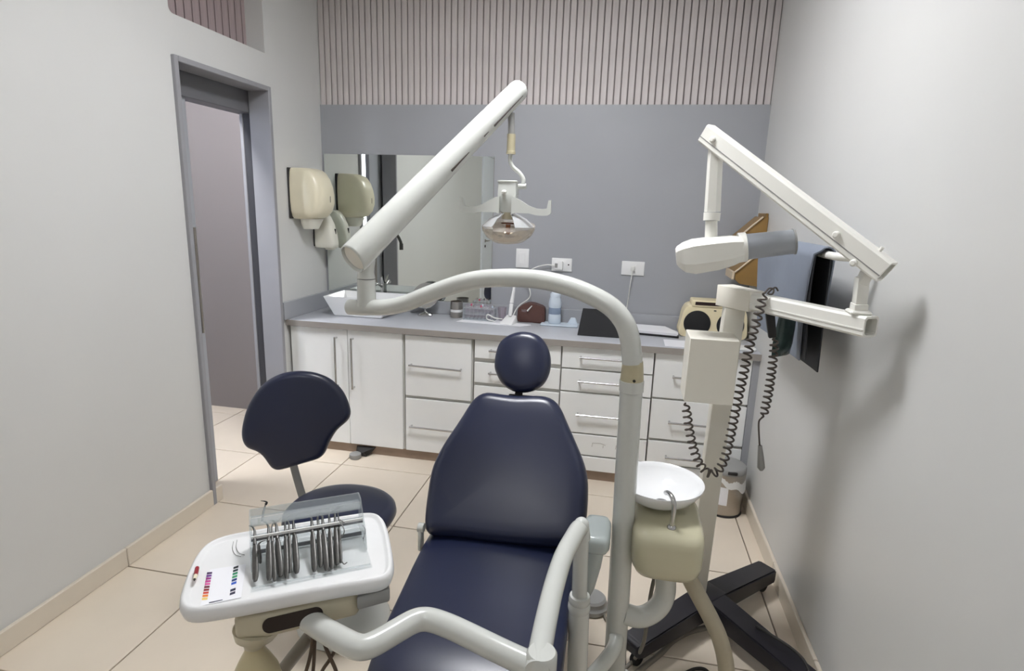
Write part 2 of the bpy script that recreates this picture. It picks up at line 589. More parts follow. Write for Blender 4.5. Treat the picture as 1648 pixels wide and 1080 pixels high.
bm = BM(); box(bm, (-3.392, 0.34, 0.94), (-3.384, 0.94, 2.31)); struct('pane', bm, glow('daylit_pane', (235, 244, 255), CORRIDOR_STRENGTH), w1)

# white door on the left wall near the rear corner (seen in the mirror)
bm = BM()
for a, b in (((-2.11, -0.82, 0), (-2.06, -0.74, 2.40)), ((-2.11, -1.70, 0), (-2.06, -1.62, 2.40)), ((-2.11, -1.62, 2.32), (-2.06, -0.82, 2.40))):
    box(bm, a, b, 0.004, 1)
d2 = struct('door_2', bm, M['doorw'])
bm = BM(); box(bm, (-2.084, -1.615, 0.01), (-2.066, -0.825, 2.315), 0.003, 1); struct('door_leaf', bm, M['doorw'], d2)
bm = BM()
lathe(bm, [(0, 0), (0.024, 0), (0.024, 0.008), (0, 0.008)], (-2.066, -0.93, 1.10), (1, 0, 0), 16)
tube(bm, fillet([(-2.06, -0.93, 1.10), (-2.02, -0.93, 1.10), (-2.02, -1.04, 1.10)], 0.015), 0.009, 10)
struct('lever_handle', bm, M['steel'], d2, 35)
bm = BM(); lathe(bm, [(0, 0), (0.02, 0), (0.02, 0.008), (0, 0.008)], (-2.066, -0.93, 1.02), (1, 0, 0), 16); struct('key_rose', bm, M['rubber'], d2, 35)

# skirting tiles
for nm, x0, x1, yy in (('baseboard_left', XL, -2.068, [YR, -1.7] + [-0.74] + [0.147+0.5925*k for k in range(0, 4)] + [2.552]),
                       ('baseboard_right', XR-0.015, XR, [YR] + [-1.632+0.5925*k for k in range(0, 9)] + [3.8])):
    base = None
    for ya, yb in zip(yy[:-1], yy[1:]):
        if nm == 'baseboard_left' and ya == -1.7: continue
        if yb - ya < 0.02: continue
        bm = BM(); box(bm, (x0, ya+0.001, 0.0), (x1, yb-0.001, 0.088), 0.003, 1)
        if base is None: base = struct(nm, bm, M['skirt'])
        else: struct('skirting_tile', bm, M['skirt'], base)

# ceiling lamp over the chair, plus two added fill panels
def panel_lamp(name, label, c, w, h, m):
    t = thing(name, label, 'ceiling light', (c[0], c[1], ZC))
    bm = BM()
    x0, x1, y0, y1 = c[0]-w/2, c[0]+w/2, c[1]-h/2, c[1]+h/2
    for a, b in (((x0-.02, y0-.02, ZC-.03), (x1+.02, y0, ZC-0.0005)), ((x0-.02, y1, ZC-.03), (x1+.02, y1+.02, ZC-0.0005)), ((x0-.02, y0, ZC-.03), (x0, y1, ZC-0.0005)), ((x1, y0, ZC-.03), (x1+.02, y1, ZC-0.0005))):
        box(bm, a, b)
    obj('frame', bm, M['white'], t, 0)
    bm = BM(); box(bm, (x0, y0, ZC-.022), (x1, y1, ZC-.012)); obj('diffuser', bm, m, t, 0)
panel_lamp('ceiling_light', 'square white ceiling panel light above the treatment chair', (-0.46, 2.04), 0.62, 0.5, glow('lamp_diffuser', (251, 252, 255), LAMP_STRENGTH))
panel_lamp('ceiling_light', 'square white fill panel added at the rear of the room', (-0.65, -0.6), 0.62, 0.5, glow('fill_panel_rear', (251, 252, 255), REAR_FILL_STRENGTH))

panel_lamp('ceiling_light', 'square white fill panel added to brighten the corridor beyond the doorway', (-2.75, 2.5), 0.4, 0.4, glow('fill_panel_corridor', (251, 252, 255), CORRIDOR_FILL))

# ================================================================== counter run along the back wall
YF = 3.282
def bar_handle(bm, p0, p1):
    p0, p1 = Vector(p0), Vector(p1)
    o = Vector((0, -0.03, 0))
    d = (p1-p0).normalized()*0.008
    tube(bm, [p0+o-d, p1+o+d], 0.0064, 10)
    for p in (p0, p1): tube(bm, [p, p+o], 0.006, 8)
def front(name, parent, x0, x1, z0, z1, hd=None):
    bm = BM(); box(bm, (x0, YF, z0), (x1, YF+0.018, z1), 0.0015, 1)
    f = obj(name, bm, M['white'], parent, 0)
    if hd:
        bm = BM(); bar_handle(bm, *hd); obj('handle', bm, M['chrome'], f, 35)
    return f
def carcass(parent, x0, x1, z1=0.83):
    bm = BM(); box(bm, (x0+.001, YF+0.0195, 0.062), (x1-.001, 3.785, z1)); obj('carcass', bm, M['inner'], parent, 0)
t = thing('sink_cabinet', 'white double door cabinet with tall bar handles under the basin', 'cabinet', (-1.69, YF, 0.062))
carcass(t, -2.066, -1.302)
front('door', t, -2.066, -1.678, 0.066, 0.829, ((-1.748, YF, 0.46), (-1.748, YF, 0.775)))
front('door', t, -1.674, -1.312, 0.066, 0.829, ((-1.637, YF, 0.458), (-1.637, YF, 0.775)))
G = 'white drawer cabinets below the worktop'
t = thing('drawer_cabinet', 'white cabinet of two deep drawers right of the sink cabinet', 'cabinet', (-1.08, YF, 0.062), G)
carcass(t, -1.299, -0.858)
front('drawer', t, -1.292, -0.868, 0.437, 0.826, ((-1.251, YF, 0.640), (-0.931, YF, 0.634)))
front('drawer', t, -1.292, -0.868, 0.066, 0.416, ((-1.250, YF, 0.237), (-0.931, YF, 0.235)))
t = thing('drawer_cabinet', 'white drawer cabinet straight behind the headrest of the chair', 'cabinet', (-0.585, YF, 0.062), G)
carcass(t, -0.855, -0.321)
for z0, z1, zh in ((0.716, 0.83, 0.772), (0.563, 0.688, 0.632), (0.312, 0.54, 0.43), (0.066, 0.300, 0.19)):
    front('drawer', t, -0.847, -0.325, z0, z1, ((-0.745, YF, zh), (-0.43, YF, zh)))
t = thing('drawer_cabinet', 'white drawer cabinet behind the light column with one scuffed handleless front', 'cabinet', (-0.055, YF, 0.062), G)
carcass(t, -0.319, 0.209)
for z0, z1, zh in ((0.703, 0.832, 0.774), (0.562, 0.693, 0.629), (0.305, 0.552, 0.424)):
    front('drawer', t, -0.317, 0.207, z0, z1, ((-0.207, YF, zh), (0.105, YF, zh)))
f = front('drawer', t, -0.317, 0.207, 0.165, 0.295); f['label'] = 'scuffed drawer front without a handle'
scuff = mat('scuff', (168, 160, 154), 0.7)
for pts in ([(-0.11, YF-0.0008, 0.223), (-0.108, YF-0.0008, 0.247), (-0.06, YF-0.0008, 0.249), (-0.03, YF-0.0008, 0.24)], [(-0.045, YF-0.0008, 0.22), (-0.043, YF-0.0008, 0.238)], [(0.03, YF-0.0008, 0.222), (0.032, YF-0.0008, 0.246)]):
    bm = BM(); tube(bm, pts, 0.0011, 6); obj('scuff_mark', bm, scuff, f, 0)
front('bottom_panel', t, -0.317, 0.207, 0.066, 0.155)
t = thing('drawer_cabinet', 'white drawer cabinet at the right wall behind the cream control box', 'cabinet', (0.475, YF, 0.062), G)
carcass(t, 0.212, 0.737)
for z0, z1, zh in ((0.57, 0.833, 0.703), (0.318, 0.556, 0.430), (0.16, 0.300, 0.215)):
    front('drawer', t, 0.216, 0.737, z0, z1, ((0.323, YF, zh), (0.63, YF, zh)))
front('bottom_panel', t, 0.216, 0.737, 0.066, 0.150)
bm = BM(); box(bm, (0.739, YF-0.002, 0.0), (XR, YF+0.02, 0.832)); struct('trim_1', bm, M['grey'])
bm = BM(); box(bm, (-2.066, 3.302, 0.0), (0.738, 3.32, 0.0605)); struct('trim_2', bm, M['plinth'])

bm = BM(); box(bm, (XL+0.001, 3.262, 0.834), (XR-0.001, 3.799, 0.873), 0.004, 2)
wt = tag(obj('worktop', bm, M['top'], None, 35), 'long grey worktop running along the back wall over the white cabinets', 'worktop')
bm = BM(); box(bm, (XL+0.001, 3.2595, 0.835), (XR-0.001, 3.262, 0.871)); obj('front_edge', bm, M['edge'], wt, 0)
bm = BM(); box(bm, (XL+0.021, 3.777, 0.8735), (XR-0.001, 3.798, 0.962), 0.002, 1); obj('back_splash', bm, M['grey'], wt, 0)
bm = BM(); box(bm, (XL+0.001, 3.225, 0.8735), (XL+0.02, 3.798, 0.985), 0.002, 1); obj('side_splash', bm, M['grey'], wt, 0)

# mirror
bm = BM(); box(bm, (XL+0.022, 3.788, 0.964), (-0.871, 3.7985, 1.928))
mr = tag(obj('wall_mirror', bm, M['steel'], None, 0), 'large frameless wall mirror above the basin', 'mirror')
bm = BM(); box(bm, (XL+0.022, 3.786, 0.964), (-0.871, 3.788, 1.928)); obj('mirror_glass', bm, M['mirror'], mr, 0)

# basin
t = thing('basin', 'white square vessel basin with sloping sides at the left end of the worktop', 'basin', (-1.69, 3.56, 0.8735))
bm = BM()
B0, B1, zt, zb, dd = (-1.862, 3.475), (-1.531, 3.70), 1.005, 0.8745, 0.012
T0, T1 = (-1.925, 3.445), (-1.44, 3.745)
def rc(a, b, z): return [(a[0], a[1], z), (b[0], a[1], z), (b[0], b[1], z), (a[0], b[1], z)]
rings = [rc(B0, B1, zb), rc(T0, T1, zt), rc((T0[0]+dd, T0[1]+dd), (T1[0]-dd, T1[1]-dd), zt), rc((B0[0]+.03, B0[1]+.03), (B1[0]-.03, B1[1]-.03), zb+0.02)]
loft(bm, rings)
bmesh.ops.bevel(bm, geom=[e for e in bm.edges], offset=0.004, segments=2, affect='EDGES', clamp_overlap=True)
obj('bowl', bm, M['ceramic'], t, 40)
bm = BM(); lathe(bm, [(0, 0), (0.022, 0), (0.022, 0.004), (0, 0.005)], (-1.70, 3.585, 0.8945), (0, 0, 1), 20); obj('drain', bm, M['chrome'], t, 35)

t = thing('basin_faucet', 'chrome gooseneck faucet standing behind the white basin', 'faucet', (-1.755, 3.765, 0.8735))
bm = BM(); tube(bm, smooth_path([(-1.755, 3.757, 0.874), (-1.755, 3.757, 1.15), (-1.755, 3.757, 1.32), (-1.735, 3.735, 1.395), (-1.685, 3.68, 1.425), (-1.625, 3.61, 1.40), (-1.597, 3.59, 1.35), (-1.591, 3.588, 1.32)], 8), 0.011, 14); obj('spout', bm, M['tool'], t, 35)
bm = BM(); lathe(bm, [(0.0, 0), (0.014, 0), (0.014, 0.045), (0, 0.045)], (-1.590, 3.587, 1.285), (0, 0, 1), 16); obj('nozzle', bm, M['tool'], t, 35)
bm = BM(); lathe(bm, [(0, 0), (0.024, 0), (0.024, 0.02), (0.015, 0.03), (0, 0.03)], (-1.755, 3.757, 0.874), (0, 0, 1), 20); obj('base', bm, M['chrome'], t, 35)
t = thing('basin_tap', 'short chrome lever tap on the worktop beside the basin', 'faucet', (-1.600, 3.755, 0.874))
bm = BM(); lathe(bm, [(0, 0), (0.02, 0), (0.02, 0.01), (0.012, 0.02), (0.012, 0.19), (0, 0.19)], (-1.645, 3.762, 0.874), (0, 0, 1), 16); obj('body', bm, M['chrome'], t, 35)
bm = BM(); tube(bm, fillet([(-1.645, 3.762, 1.04), (-1.645, 3.69, 1.075), (-1.660, 3.64, 1.055)], 0.03), 0.009, 12); obj('spout', bm, M['chrome'], t, 35)
bm = BM(); tube(bm, [(-1.645, 3.762, 1.066), (-1.635, 3.73, 1.115)], [0.012, 0.007], 12); obj('lever', bm, M['chrome'], t, 35)

# dispensers on the left wall
t = thing('paper_towel_dispenser', 'large cream paper dispenser on the left wall by the mirror', 'dispenser', (XL, 3.47, 1.49))
bm = BM(); box(bm, (XL+0.001, 3.358, 1.50), (XL+0.0115, 3.60, 1.81), 0.004, 1); obj('back_plate', bm, M['rubber'], t, 0)
bm = BM()
rings = []
for z, hw, d, p in ((1.497, .055, .09, 2.6), (1.50, .082, .125, 3), (1.515, .10, .165, 3.4), (1.55, .112, .196, 3.4), (1.60, .117, .212, 3.3), (1.65, .1185, .212, 3.3), (1.70, .118, .203, 3.3), (1.75, .115, .184, 3.4), (1.785, .11, .158, 3.6), (1.803, .102, .135, 3.4), (1.811, .085, .105, 3), (1.813, .05, .06, 2.6)):
    rings.append([Vector((max(XL+.012, q.x), q.y, q.z)) for q in ering((XL+.012+d*.30, 3.478, z), (0, 1, 0), (1, 0, 0), hw, d*.70, p, 64)])
loft(bm, rings); obj('cover', bm, M['disp'], t, 70)
bm = BM(); box(bm, (XL+0.2, 3.473, 1.605), (XL+0.2255, 3.479, 1.645), 0.002, 1); obj('slot', bm, M['black'], t, 0)
bm = BM()
rings = [ering((XL+x, 3.478, z), (0, 1, 0), (1, 0, 0), w, d, 3, 32) for x, z, w, d in ((.09, 1.50, .075, .06), (.085, 1.47, .066, .052), (.08, 1.435, .05, .04))]
loft(bm, rings); obj('outlet', bm, M['disp2'], t, 50)
t = thing('soap_dispenser', 'smaller white soap dispenser below the cream paper dispenser', 'dispenser', (XL, 3.69, 1.30))
bm = BM(); box(bm, (XL+0.001, 3.637, 1.31), (XL+0.0115, 3.743, 1.55), 0.004, 1); obj('back_plate', bm, M['rubber'], t, 0)
bm = BM(); rings = []
for z, hw, d, p in ((1.302, .045, .125, 3.4), (1.305, .05, .133, 4), (1.33, .0515, .135, 4), (1.40, .052, .128, 3.6), (1.46, .051, .112, 3.3), (1.51, .047, .088, 3), (1.54, .04, .065, 2.8), (1.552, .03, .045, 2.6), (1.556, .012, .02, 2.4)):
    rings.append([Vector((max(XL+.012, q.x), q.y, q.z)) for q in ering((XL+.012+d*.30, 3.69, z), (0, 1, 0), (1, 0, 0), hw, d*.70, p, 56)])
loft(bm, rings); obj('cover', bm, M['disp2'], t, 70)
bm = BM(); box(bm, (XL+0.11, 3.687, 1.395), (XL+0.1425, 3.693, 1.43), 0.001, 1); obj('slot', bm, M['black'], t, 0)
bm = BM(); box(bm, (XL+0.07, 3.662, 1.288), (XL+0.122, 3.718, 1.32), 0.006, 2); obj('push_bar', bm, M['disp2'], t, 40)

# switch plates
def plate(name, label, cat, x0, x1, z0, z1, group=None):
    t = thing(name, label, cat, ((x0+x1)/2, YB, (z0+z1)/2), group)
    bm = BM(); box(bm, (x0, YB-0.009, z0), (x1, YB-0.0004, z1), 0.003, 2); obj('cover_plate', bm, M['plate'], t, 35)
    return t
t = plate('blank_plate', 'upright blank white wall plate right of the mirror', 'switch plate', -0.708, -0.621, 1.222, 1.347)
bm = BM(); box(bm, (-0.685, YB-0.0105, 1.25), (-0.644, YB-0.009, 1.32), 0.0007, 1); obj('insert', bm, M['plate'], t, 0)
t = plate('wall_socket', 'white wall socket with a square charger plugged in, middle plate', 'socket', -0.467, -0.334, 1.211, 1.297)
bm = BM(); lathe(bm, [(0, 0), (0.005, 0), (0.005, .0012), (0, .0012)], (-0.356, YB-0.009, 1.256), (0, -1, 0), 12); obj('hole', bm, M['black'], t, 0)
charger = t = thing('plug_charger', 'square white plug charger in the middle wall socket with drooping cord', 'charger', (-0.42, YB-0.009, 1.25))
bm = BM(); box(bm, (-0.446, YB-0.04, 1.222), (-0.391, YB-0.0092, 1.277), 0.005, 2); obj('body', bm, M['plate'], t, 35)
bm = BM(); box(bm, (-0.442, YB-0.0412, 1.236), (-0.424, YB-0.040, 1.264)); obj('window', bm, M['lidg'], t, 0)
t = plate('wall_socket', 'white wall socket right of the light arm with a cord hanging down', 'socket', -0.014, 0.130, 1.209, 1.298)
bm = BM(); box(bm, (0.044, YB-0.026, 1.238), (0.070, YB-0.0092, 1.268), 0.004, 2); plug = tag(obj('plug', bm, M['cord'], None, 35), 'white plug in the right wall socket with its cord hanging to the worktop', 'plug')
bm = BM(); tube(bm, smooth_path([(0.056, YB-0.027, 1.245), (0.052, YB-0.024, 1.19), (0.046, YB-0.008, 1.10), (0.038, YB-0.007, 1.0), (0.034, 3.76, 0.95), (0.015, 3.735, 0.895), (0.04, 3.70, 0.878), (0.08, 3.68, 0.877)], 8), 0.0032, 8)
obj('cord', bm, M['cord'], plug, 35)
bm = BM(); tube(bm, smooth_path([(-0.448, 3.778, 1.248), (-0.50, 3.775, 1.25), (-0.58, 3.77, 1.225), (-0.64, 3.765, 1.17), (-0.60, 3.755, 1.08), (-0.60, 3.735, 1.03), (-0.66, 3.70, 0.98), (-0.685, 3.66, 0.93), (-0.69, 3.63, 0.885), (-0.66, 3.60, 0.8765), (-0.70, 3.575, 0.8785)], 8), 0.0035, 8)
obj('cord', bm, M['cord'], charger, 35)

# ------------------------------------------------------------------ things on the worktop
ZW = 0.8735
t = thing('shaving_mirror', 'small round tilting mirror on a chrome foot beside the steel cup', 'mirror', (-1.305, 3.70, ZW))
bm = BM(); lathe(bm, [(0, 0), (0.052, 0), (0.052, 0.008), (0.04, 0.018), (0.012, 0.024), (0.007, 0.03), (0.007, 0.045), (0, 0.045)], (-1.305, 3.69, ZW+.0005), (0, 0, 1), 28); obj('foot', bm, M['chrome'], t, 40)
nd = Vector((0.05, -1, 0.5)).normalized(); cd = Vector((-1.305, 3.70, ZW+0.135))
bm = BM(); lathe(bm, [(0.082, -.006), (0.09, -.006), (0.093, 0), (0.09, .006), (0.082, .006)], cd, nd, 40); obj('rim', bm, M['chrome'], t, 40)
bm = BM(); lathe(bm, [(0, -.004), (0.0835, -.004), (0.0835, .004), (0, .004)], cd, nd, 40); obj('glass', bm, M['mirror'], t, 40)
t = thing('steel_cup', 'steel cup with a white band on the worktop beside the tube rack', 'cup', (-1.09, 3.71, ZW))
bm = BM(); lathe(bm, [(0, 0), (0.041, 0), (0.042, 0.004), (0.042, 0.104), (0.044, 0.108), (0.040, 0.108), (0.039, 0.01), (0, 0.01)], (-1.09, 3.71, ZW+.0005), (0, 0, 1), 32); obj('body', bm, M['steel'], t, 40)
bm = BM(); lathe(bm, [(0.0424, 0.038), (0.0428, 0.038), (0.0428, 0.055), (0.0424, 0.055)], (-1.09, 3.71, ZW+.0005), (0, 0, 1), 32); obj('band', bm, M['band'], t, 40)

bm = BM(); prism(bm, [(-1.045, 3.55, ZW+.0005), (-0.62, 3.535, ZW+.0005), (-0.56, 3.61, ZW+.0005), (-1.0, 3.73, ZW+.0005)], (0, 0, 0.0025))
tag(obj('paper_sheet', bm, M['paper'], None, 0), 'white paper sheet under the tube rack and the white device', 'paper')
t = thing('tube_rack', 'clear acrylic rack holding rows of thin tubes on the paper sheet', 'rack', (-0.92, 3.66, ZW+.003))
bm = BM()
z0 = ZW+.0035
box(bm, (-1.02, 3.62, z0), (-0.81, 3.70, z0+.004))
for z in (z0+.04, z0+.078): box(bm, (-1.02, 3.62, z), (-0.81, 3.70, z+.003))
for x in (-1.02, -0.813): box(bm, (x, 3.62, z0), (x+.003, 3.70, z0+.085))
obj('frame', bm, M['acryle'], t, 0)
cols = ['tubec', 'tubec', 'lidg', 'tubec', 'pink', 'tubec', 'tubec', 'bluew']
k = 0
for j in range(2):
    for i in range(8):
        x, y = -1.003+0.0255*i, 3.64+0.04*j
        bm = BM(); lathe(bm, [(0, 0), (0.005, 0.004), (0.0065, 0.012), (0.0065, 0.082), (0, 0.082)], (x, y, z0+.0045), (0, 0, 1), 10)
        tb = obj('tube', bm, M['tubec'], t, 40)
        bm = BM(); lathe(bm, [(0, 0), (0.0065, 0), (0.005, 0.013), (0, 0.014)], (x, y, z0+.087), (0, 0, 1), 10); obj('cap', bm, M[cols[(i+3*j) % 8]], tb, 40)
t = thing('curing_device', 'white wand standing in its sloping white base in front of the tubes', 'device', (-0.72, 3.60, ZW+.003))
bm = BM(); hexa(bm, [(-0.762, 3.553, z0), (-0.672, 3.548, z0), (-0.655, 3.655, z0), (-0.735, 3.66, z0), (-0.755, 3.56, z0+.008), (-0.678, 3.556, z0+.008), (-0.665, 3.648, z0+.048), (-0.73, 3.653, z0+.048)], 0.004); obj('base', bm, M['plate'], t, 40)
bm = BM(); beam(bm, (-0.703, 3.628, z0+.044), (-0.698, 3.64, z0+.125), 0.024, 0.022, 0.026, 0.024, up=(0, 1, 0), bev=0.006); obj('grip', bm, M['plate'], t, 40)
bm = BM(); tube(bm, [(-0.698, 3.64, z0+.128), (-0.69, 3.655, z0+.21), (-0.687, 3.66, z0+.26)], [0.0135, 0.009, 0.006], 14); obj('wand', bm, M['plate'], t, 40)
bm = BM(); tube(bm, smooth_path([(-0.755, 3.63, z0+.02), (-0.80, 3.60, z0+.03), (-0.845, 3.595, z0+.05), (-0.85, 3.60, z0+.02), (-0.80, 3.61, z0+.004)], 8), 0.004, 8); obj('lead', bm, M['cord'], t, 40)
for i, (x, y) in enumerate(((-0.775, 3.715), (-0.625, 3.715))):
    bm = BM(); lathe(bm, [(0, 0), (0.024, 0), (0.031, 0.085), (0.0295, 0.085), (0.0225, 0.003), (0, 0.003)], (x, y, ZW+.001), (0, 0, 1), 24)
    tag(obj('clear_cup', bm, M['tubec'], None, 40), 'small clear plastic cup %s the white wand' % ('left of', 'right of')[i], 'cup', 'clear plastic cups by the wand')
t = thing('brown_case', 'brown leather case with a front pocket below the charger', 'case', (-0.575, 3.70, ZW))
bm = BM(); prism(bm, closed_smooth([(-0.66, 3.69, ZW+.001), (-0.575, 3.69, ZW+.001), (-0.492, 3.69, ZW+.001), (-0.486, 3.69, ZW+.05), (-0.49, 3.69, ZW+.10), (-0.53, 3.69, ZW+.118), (-0.575, 3.69, ZW+.128), (-0.62, 3.69, ZW+.122), (-0.66, 3.69, ZW+.095), (-0.666, 3.69, ZW+.05)], 4), (0, 0.07, 0), 0.006); obj('body', bm, M['leather'], t, 40)
bm = BM(); prism(bm, [(-0.655, 3.685, ZW+.006), (-0.495, 3.685, ZW+.006), (-0.495, 3.685, ZW+.065), (-0.55, 3.685, ZW+.068), (-0.552, 3.685, ZW+.045), (-0.60, 3.685, ZW+.045), (-0.602, 3.685, ZW+.07), (-0.655, 3.685, ZW+.07)], (0, 0.006, 0), 0.002); obj('pocket', bm, M['leather'], t, 30)
bm = BM(); tube(bm, [(-0.60, 3.682, ZW+.078), (-0.57, 3.68, ZW+.115)], [0.006, 0.003], 10); obj('cord_tip', bm, M['cord'], t, 30)
t = thing('blue_tray', 'pale blue tray under the bottle with a folded corner', 'tray', (-0.40, 3.67, ZW))
bm = BM(); box(bm, (-0.505, 3.62, ZW+.0005), (-0.262, 3.735, ZW+.009), 0.003, 1); obj('base', bm, M['bluew'], t, 0)
bm = BM(); hexa(bm, [(-0.335, 3.69, ZW+.009), (-0.268, 3.69, ZW+.009), (-0.268, 3.72, ZW+.009), (-0.335, 3.72, ZW+.009), (-0.312, 3.695, ZW+.05), (-0.288, 3.695, ZW+.05), (-0.285, 3.712, ZW+.05), (-0.315, 3.712, ZW+.05)], 0.004); obj('fold', bm, M['bluew'], t, 40)
t = thing('spray_bottle', 'pale blue plastic bottle with a grey label on the pale blue tray', 'bottle', (-0.42, 3.69, ZW+.009))
bm = BM(); lathe(bm, [(0, 0), (0.038, 0), (0.042, 0.006), (0.042, 0.045), (0.039, 0.06), (0.039, 0.105), (0.042, 0.118), (0.042, 0.135), (0.037, 0.16), (0.033, 0.172), (0, 0.172)], (-0.42, 3.69, ZW+.0095), (0, 0, 1), 30); obj('body', bm, M['bluew'], t, 50)
bm = BM(); lathe(bm, [(0.0394, 0.062), (0.0402, 0.062), (0.0402, 0.104), (0.0394, 0.104)], (-0.42, 3.69, ZW+.0095), (0, 0, 1), 30); obj('label', bm, M['bluel'], t, 50)
bm = BM(); lathe(bm, [(0, 0), (0.034, 0), (0.034, 0.02), (0.02, 0.034), (0, 0.036)], (-0.42, 3.69, ZW+.182), (0, 0, 1), 30); obj('cap', bm, M['bluew'], t, 50)
t = thing('black_folder', 'black folder propped upright at the front of the worktop behind the light arm', 'folder', (-0.11, 3.45, ZW))
bm = BM(); hexa(bm, [(-0.245, 3.405, ZW+.001), (0.055, 3.405, ZW+.001), (0.055, 3.412, ZW+.001), (-0.245, 3.412, ZW+.001), (-0.225, 3.475, ZW+.155), (0.045, 3.475, ZW+.155), (0.045, 3.482, ZW+.155), (-0.225, 3.482, ZW+.155)], 0.002, 1); obj('front_cover', bm, mat('black_folder_cloth', (14, 15, 20), 0.7), t, 0)
bm = BM(); hexa(bm, [(-0.235, 3.55, ZW+.001), (0.05, 3.55, ZW+.001), (0.05, 3.557, ZW+.001), (-0.235, 3.557, ZW+.001), (-0.225, 3.479, ZW+.153), (0.045, 3.479, ZW+.153), (0.045, 3.486, ZW+.153), (-0.225, 3.486, ZW+.153)], 0.002, 1); obj('back_cover', bm, M['black'], t, 0)
t = thing('clipboard', 'stack of white sheets on a black board left of the cream radio', 'clipboard', (0.22, 3.62, ZW))
bm = BM(); prism(bm, [(0.11, 3.55, ZW+.0005), (0.355, 3.52, ZW+.0005), (0.36, 3.60, ZW+.0005), (0.30, 3.755, ZW+.0005), (0.09, 3.77, ZW+.0005)], (0, 0, 0.012), 0.002); obj('board', bm, M['black'], t, 0)
for k, (dx, dz) in enumerate(((0, .0126), (0.006, .0176), (-0.004, .0226))):
    bm = BM(); prism(bm, [(0.115+dx, 3.553, ZW+dz), (0.345+dx, 3.527, ZW+dz), (0.35+dx, 3.60, ZW+dz), (0.29+dx, 3.745, ZW+dz), (0.095+dx, 3.758, ZW+dz)], (0, 0, 0.004)); obj('sheets', bm, M['paper'], t, 0)
bm = BM(); box(bm, (0.262, 3.285, ZW+.0005), (0.40, 3.46, ZW+.0025)); tag(obj('loose_paper', bm, M['paper'], None, 0), 'small white paper lying at the worktop edge in front of the radio', 'paper')
bm = BM(); prism(bm, closed_smooth([(0.66, 3.32, ZW+.0005), (0.745, 3.30, ZW+.0005), (0.755, 3.38, ZW+.0005), (0.69, 3.41, ZW+.0005)], 3), (0, 0, 0.012), 0.004); tag(obj('crumpled_tissue', bm, M['bag'], None, 30), 'crumpled white tissue on the worktop end by the right wall', 'tissue')

t = thing('radio', 'cream radio with two round black speakers on the worktop end', 'radio', (0.555, 3.66, ZW))
bm = BM(); prism(bm, closed_smooth([(0.372, 3.60, ZW+.002), (0.55, 3.60, ZW+.001), (0.74, 3.60, ZW+.002), (0.75, 3.60, ZW+.09), (0.735, 3.60, ZW+.175), (0.69, 3.60, ZW+.20), (0.55, 3.60, ZW+.205), (0.43, 3.60, ZW+.20), (0.385, 3.60, ZW+.175), (0.368, 3.60, ZW+.09)], 4), (0, 0.14, 0), 0.012, 3); obj('body', bm, M['radio'], t, 40)
bm = BM(); box(bm, (0.42, 3.592, ZW+.186), (0.70, 3.73, ZW+.228), 0.01, 3); obj('top_panel', bm, M['radio'], t, 40)
bm = BM(); box(bm, (0.44, 3.5905, ZW+.199), (0.685, 3.594, ZW+.219)); obj('dial', bm, mat('dark_brown_window', (50, 34, 32), 0.3), t, 0)
for x in (0.462, 0.655):
    bm = BM(); lathe(bm, [(0, 0), (0.079, 0), (0.079, 0.004), (0.07, 0.007), (0, 0.012)], (x, 3.60, ZW+.085), (0, -1, 0), 40); obj('speaker', bm, M['mesh'], t, 40)
bm = BM(); box(bm, (0.552, 3.597, ZW+.166), (0.566, 3.6, ZW+.172)); obj('badge', bm, M['black'], t, 0)

# foot pedal of the tap
t = thing('tap_pedal', 'small grey round pedal with a dark bracket on the floor by the cabinet plinth', 'pedal', (-1.615, 3.23, 0))
bm = BM(); lathe(bm, [(0, 0.001), (0.034, 0.001), (0.038, 0.012), (0.036, 0.03), (0.026, 0.036), (0, 0.036)], (-1.612, 3.215, 0), (0, 0, 1), 28); obj('button', bm, M['lidg'], t, 50)
bm = BM(); hexa(bm, [(-1.60, 3.245, 0.002), (-1.55, 3.245, 0.002), (-1.545, 3.298, 0.002), (-1.65, 3.298, 0.002), (-1.60, 3.245, 0.02), (-1.575, 3.245, 0.03), (-1.50, 3.298, 0.055), (-1.64, 3.298, 0.05)], 0.003); obj('bracket', bm, M['rubber'], t, 30)

# ================================================================== things on the right wall
t = thing('chart_holder', 'ochre wooden wall holder with stepped sides in the back right corner', 'holder', (0.68, 3.6, 1.2))
SP = [(0.793, 3.5000, 1.2100), (0.66, 3.5000, 1.2240), (0.634, 3.5000, 1.2470), (0.629, 3.5000, 1.2900), (0.729, 3.5000, 1.3870), (0.624, 3.5000, 1.4560), (0.621, 3.5000, 1.4840), (0.746, 3.5000, 1.6050)]
def sidepoly(y): return [(0.773, y, SP[0][2])] + [(p[0], y, p[2]) for p in SP[1:7]] + [(0.755, y, SP[7][2]), (0.773, y, SP[7][2])]
for y in (3.50, 3.715):
    bm = BM(); prism(bm, sidepoly(y), (0, 0.012, 0), 0.0015, 1); obj('side_panel', bm, M['wood'], t, 0)
bm = BM(); box(bm, (0.76, 3.512, SP[1][2]), (0.773, 3.715, SP[7][2]+.02), 0.002, 1); obj('back_board', bm, M['wood'], t, 0)
for z0, z1, x0, x1 in ((SP[3][2], SP[4][2], SP[3][0], SP[4][0]), (SP[6][2], SP[7][2], SP[6][0], 0.745)):
    bm = BM(); hexa(bm, [(x0, 3.497, z0), (x0+.008, 3.497, z0), (x0+.008, 3.72, z0), (x0, 3.72, z0), (x1, 3.497, z1), (x1+.008, 3.497, z1), (x1+.008, 3.72, z1), (x1, 3.72, z1)]); obj('front_board', bm, M['wood'], t, 0)
    bm = BM(); tube(bm, [(x0-.002, 3.494, z0), (x1-.002, 3.494, z1)], 0.005, 6); obj('edge_trim', bm, M['woodt'], t, 0)
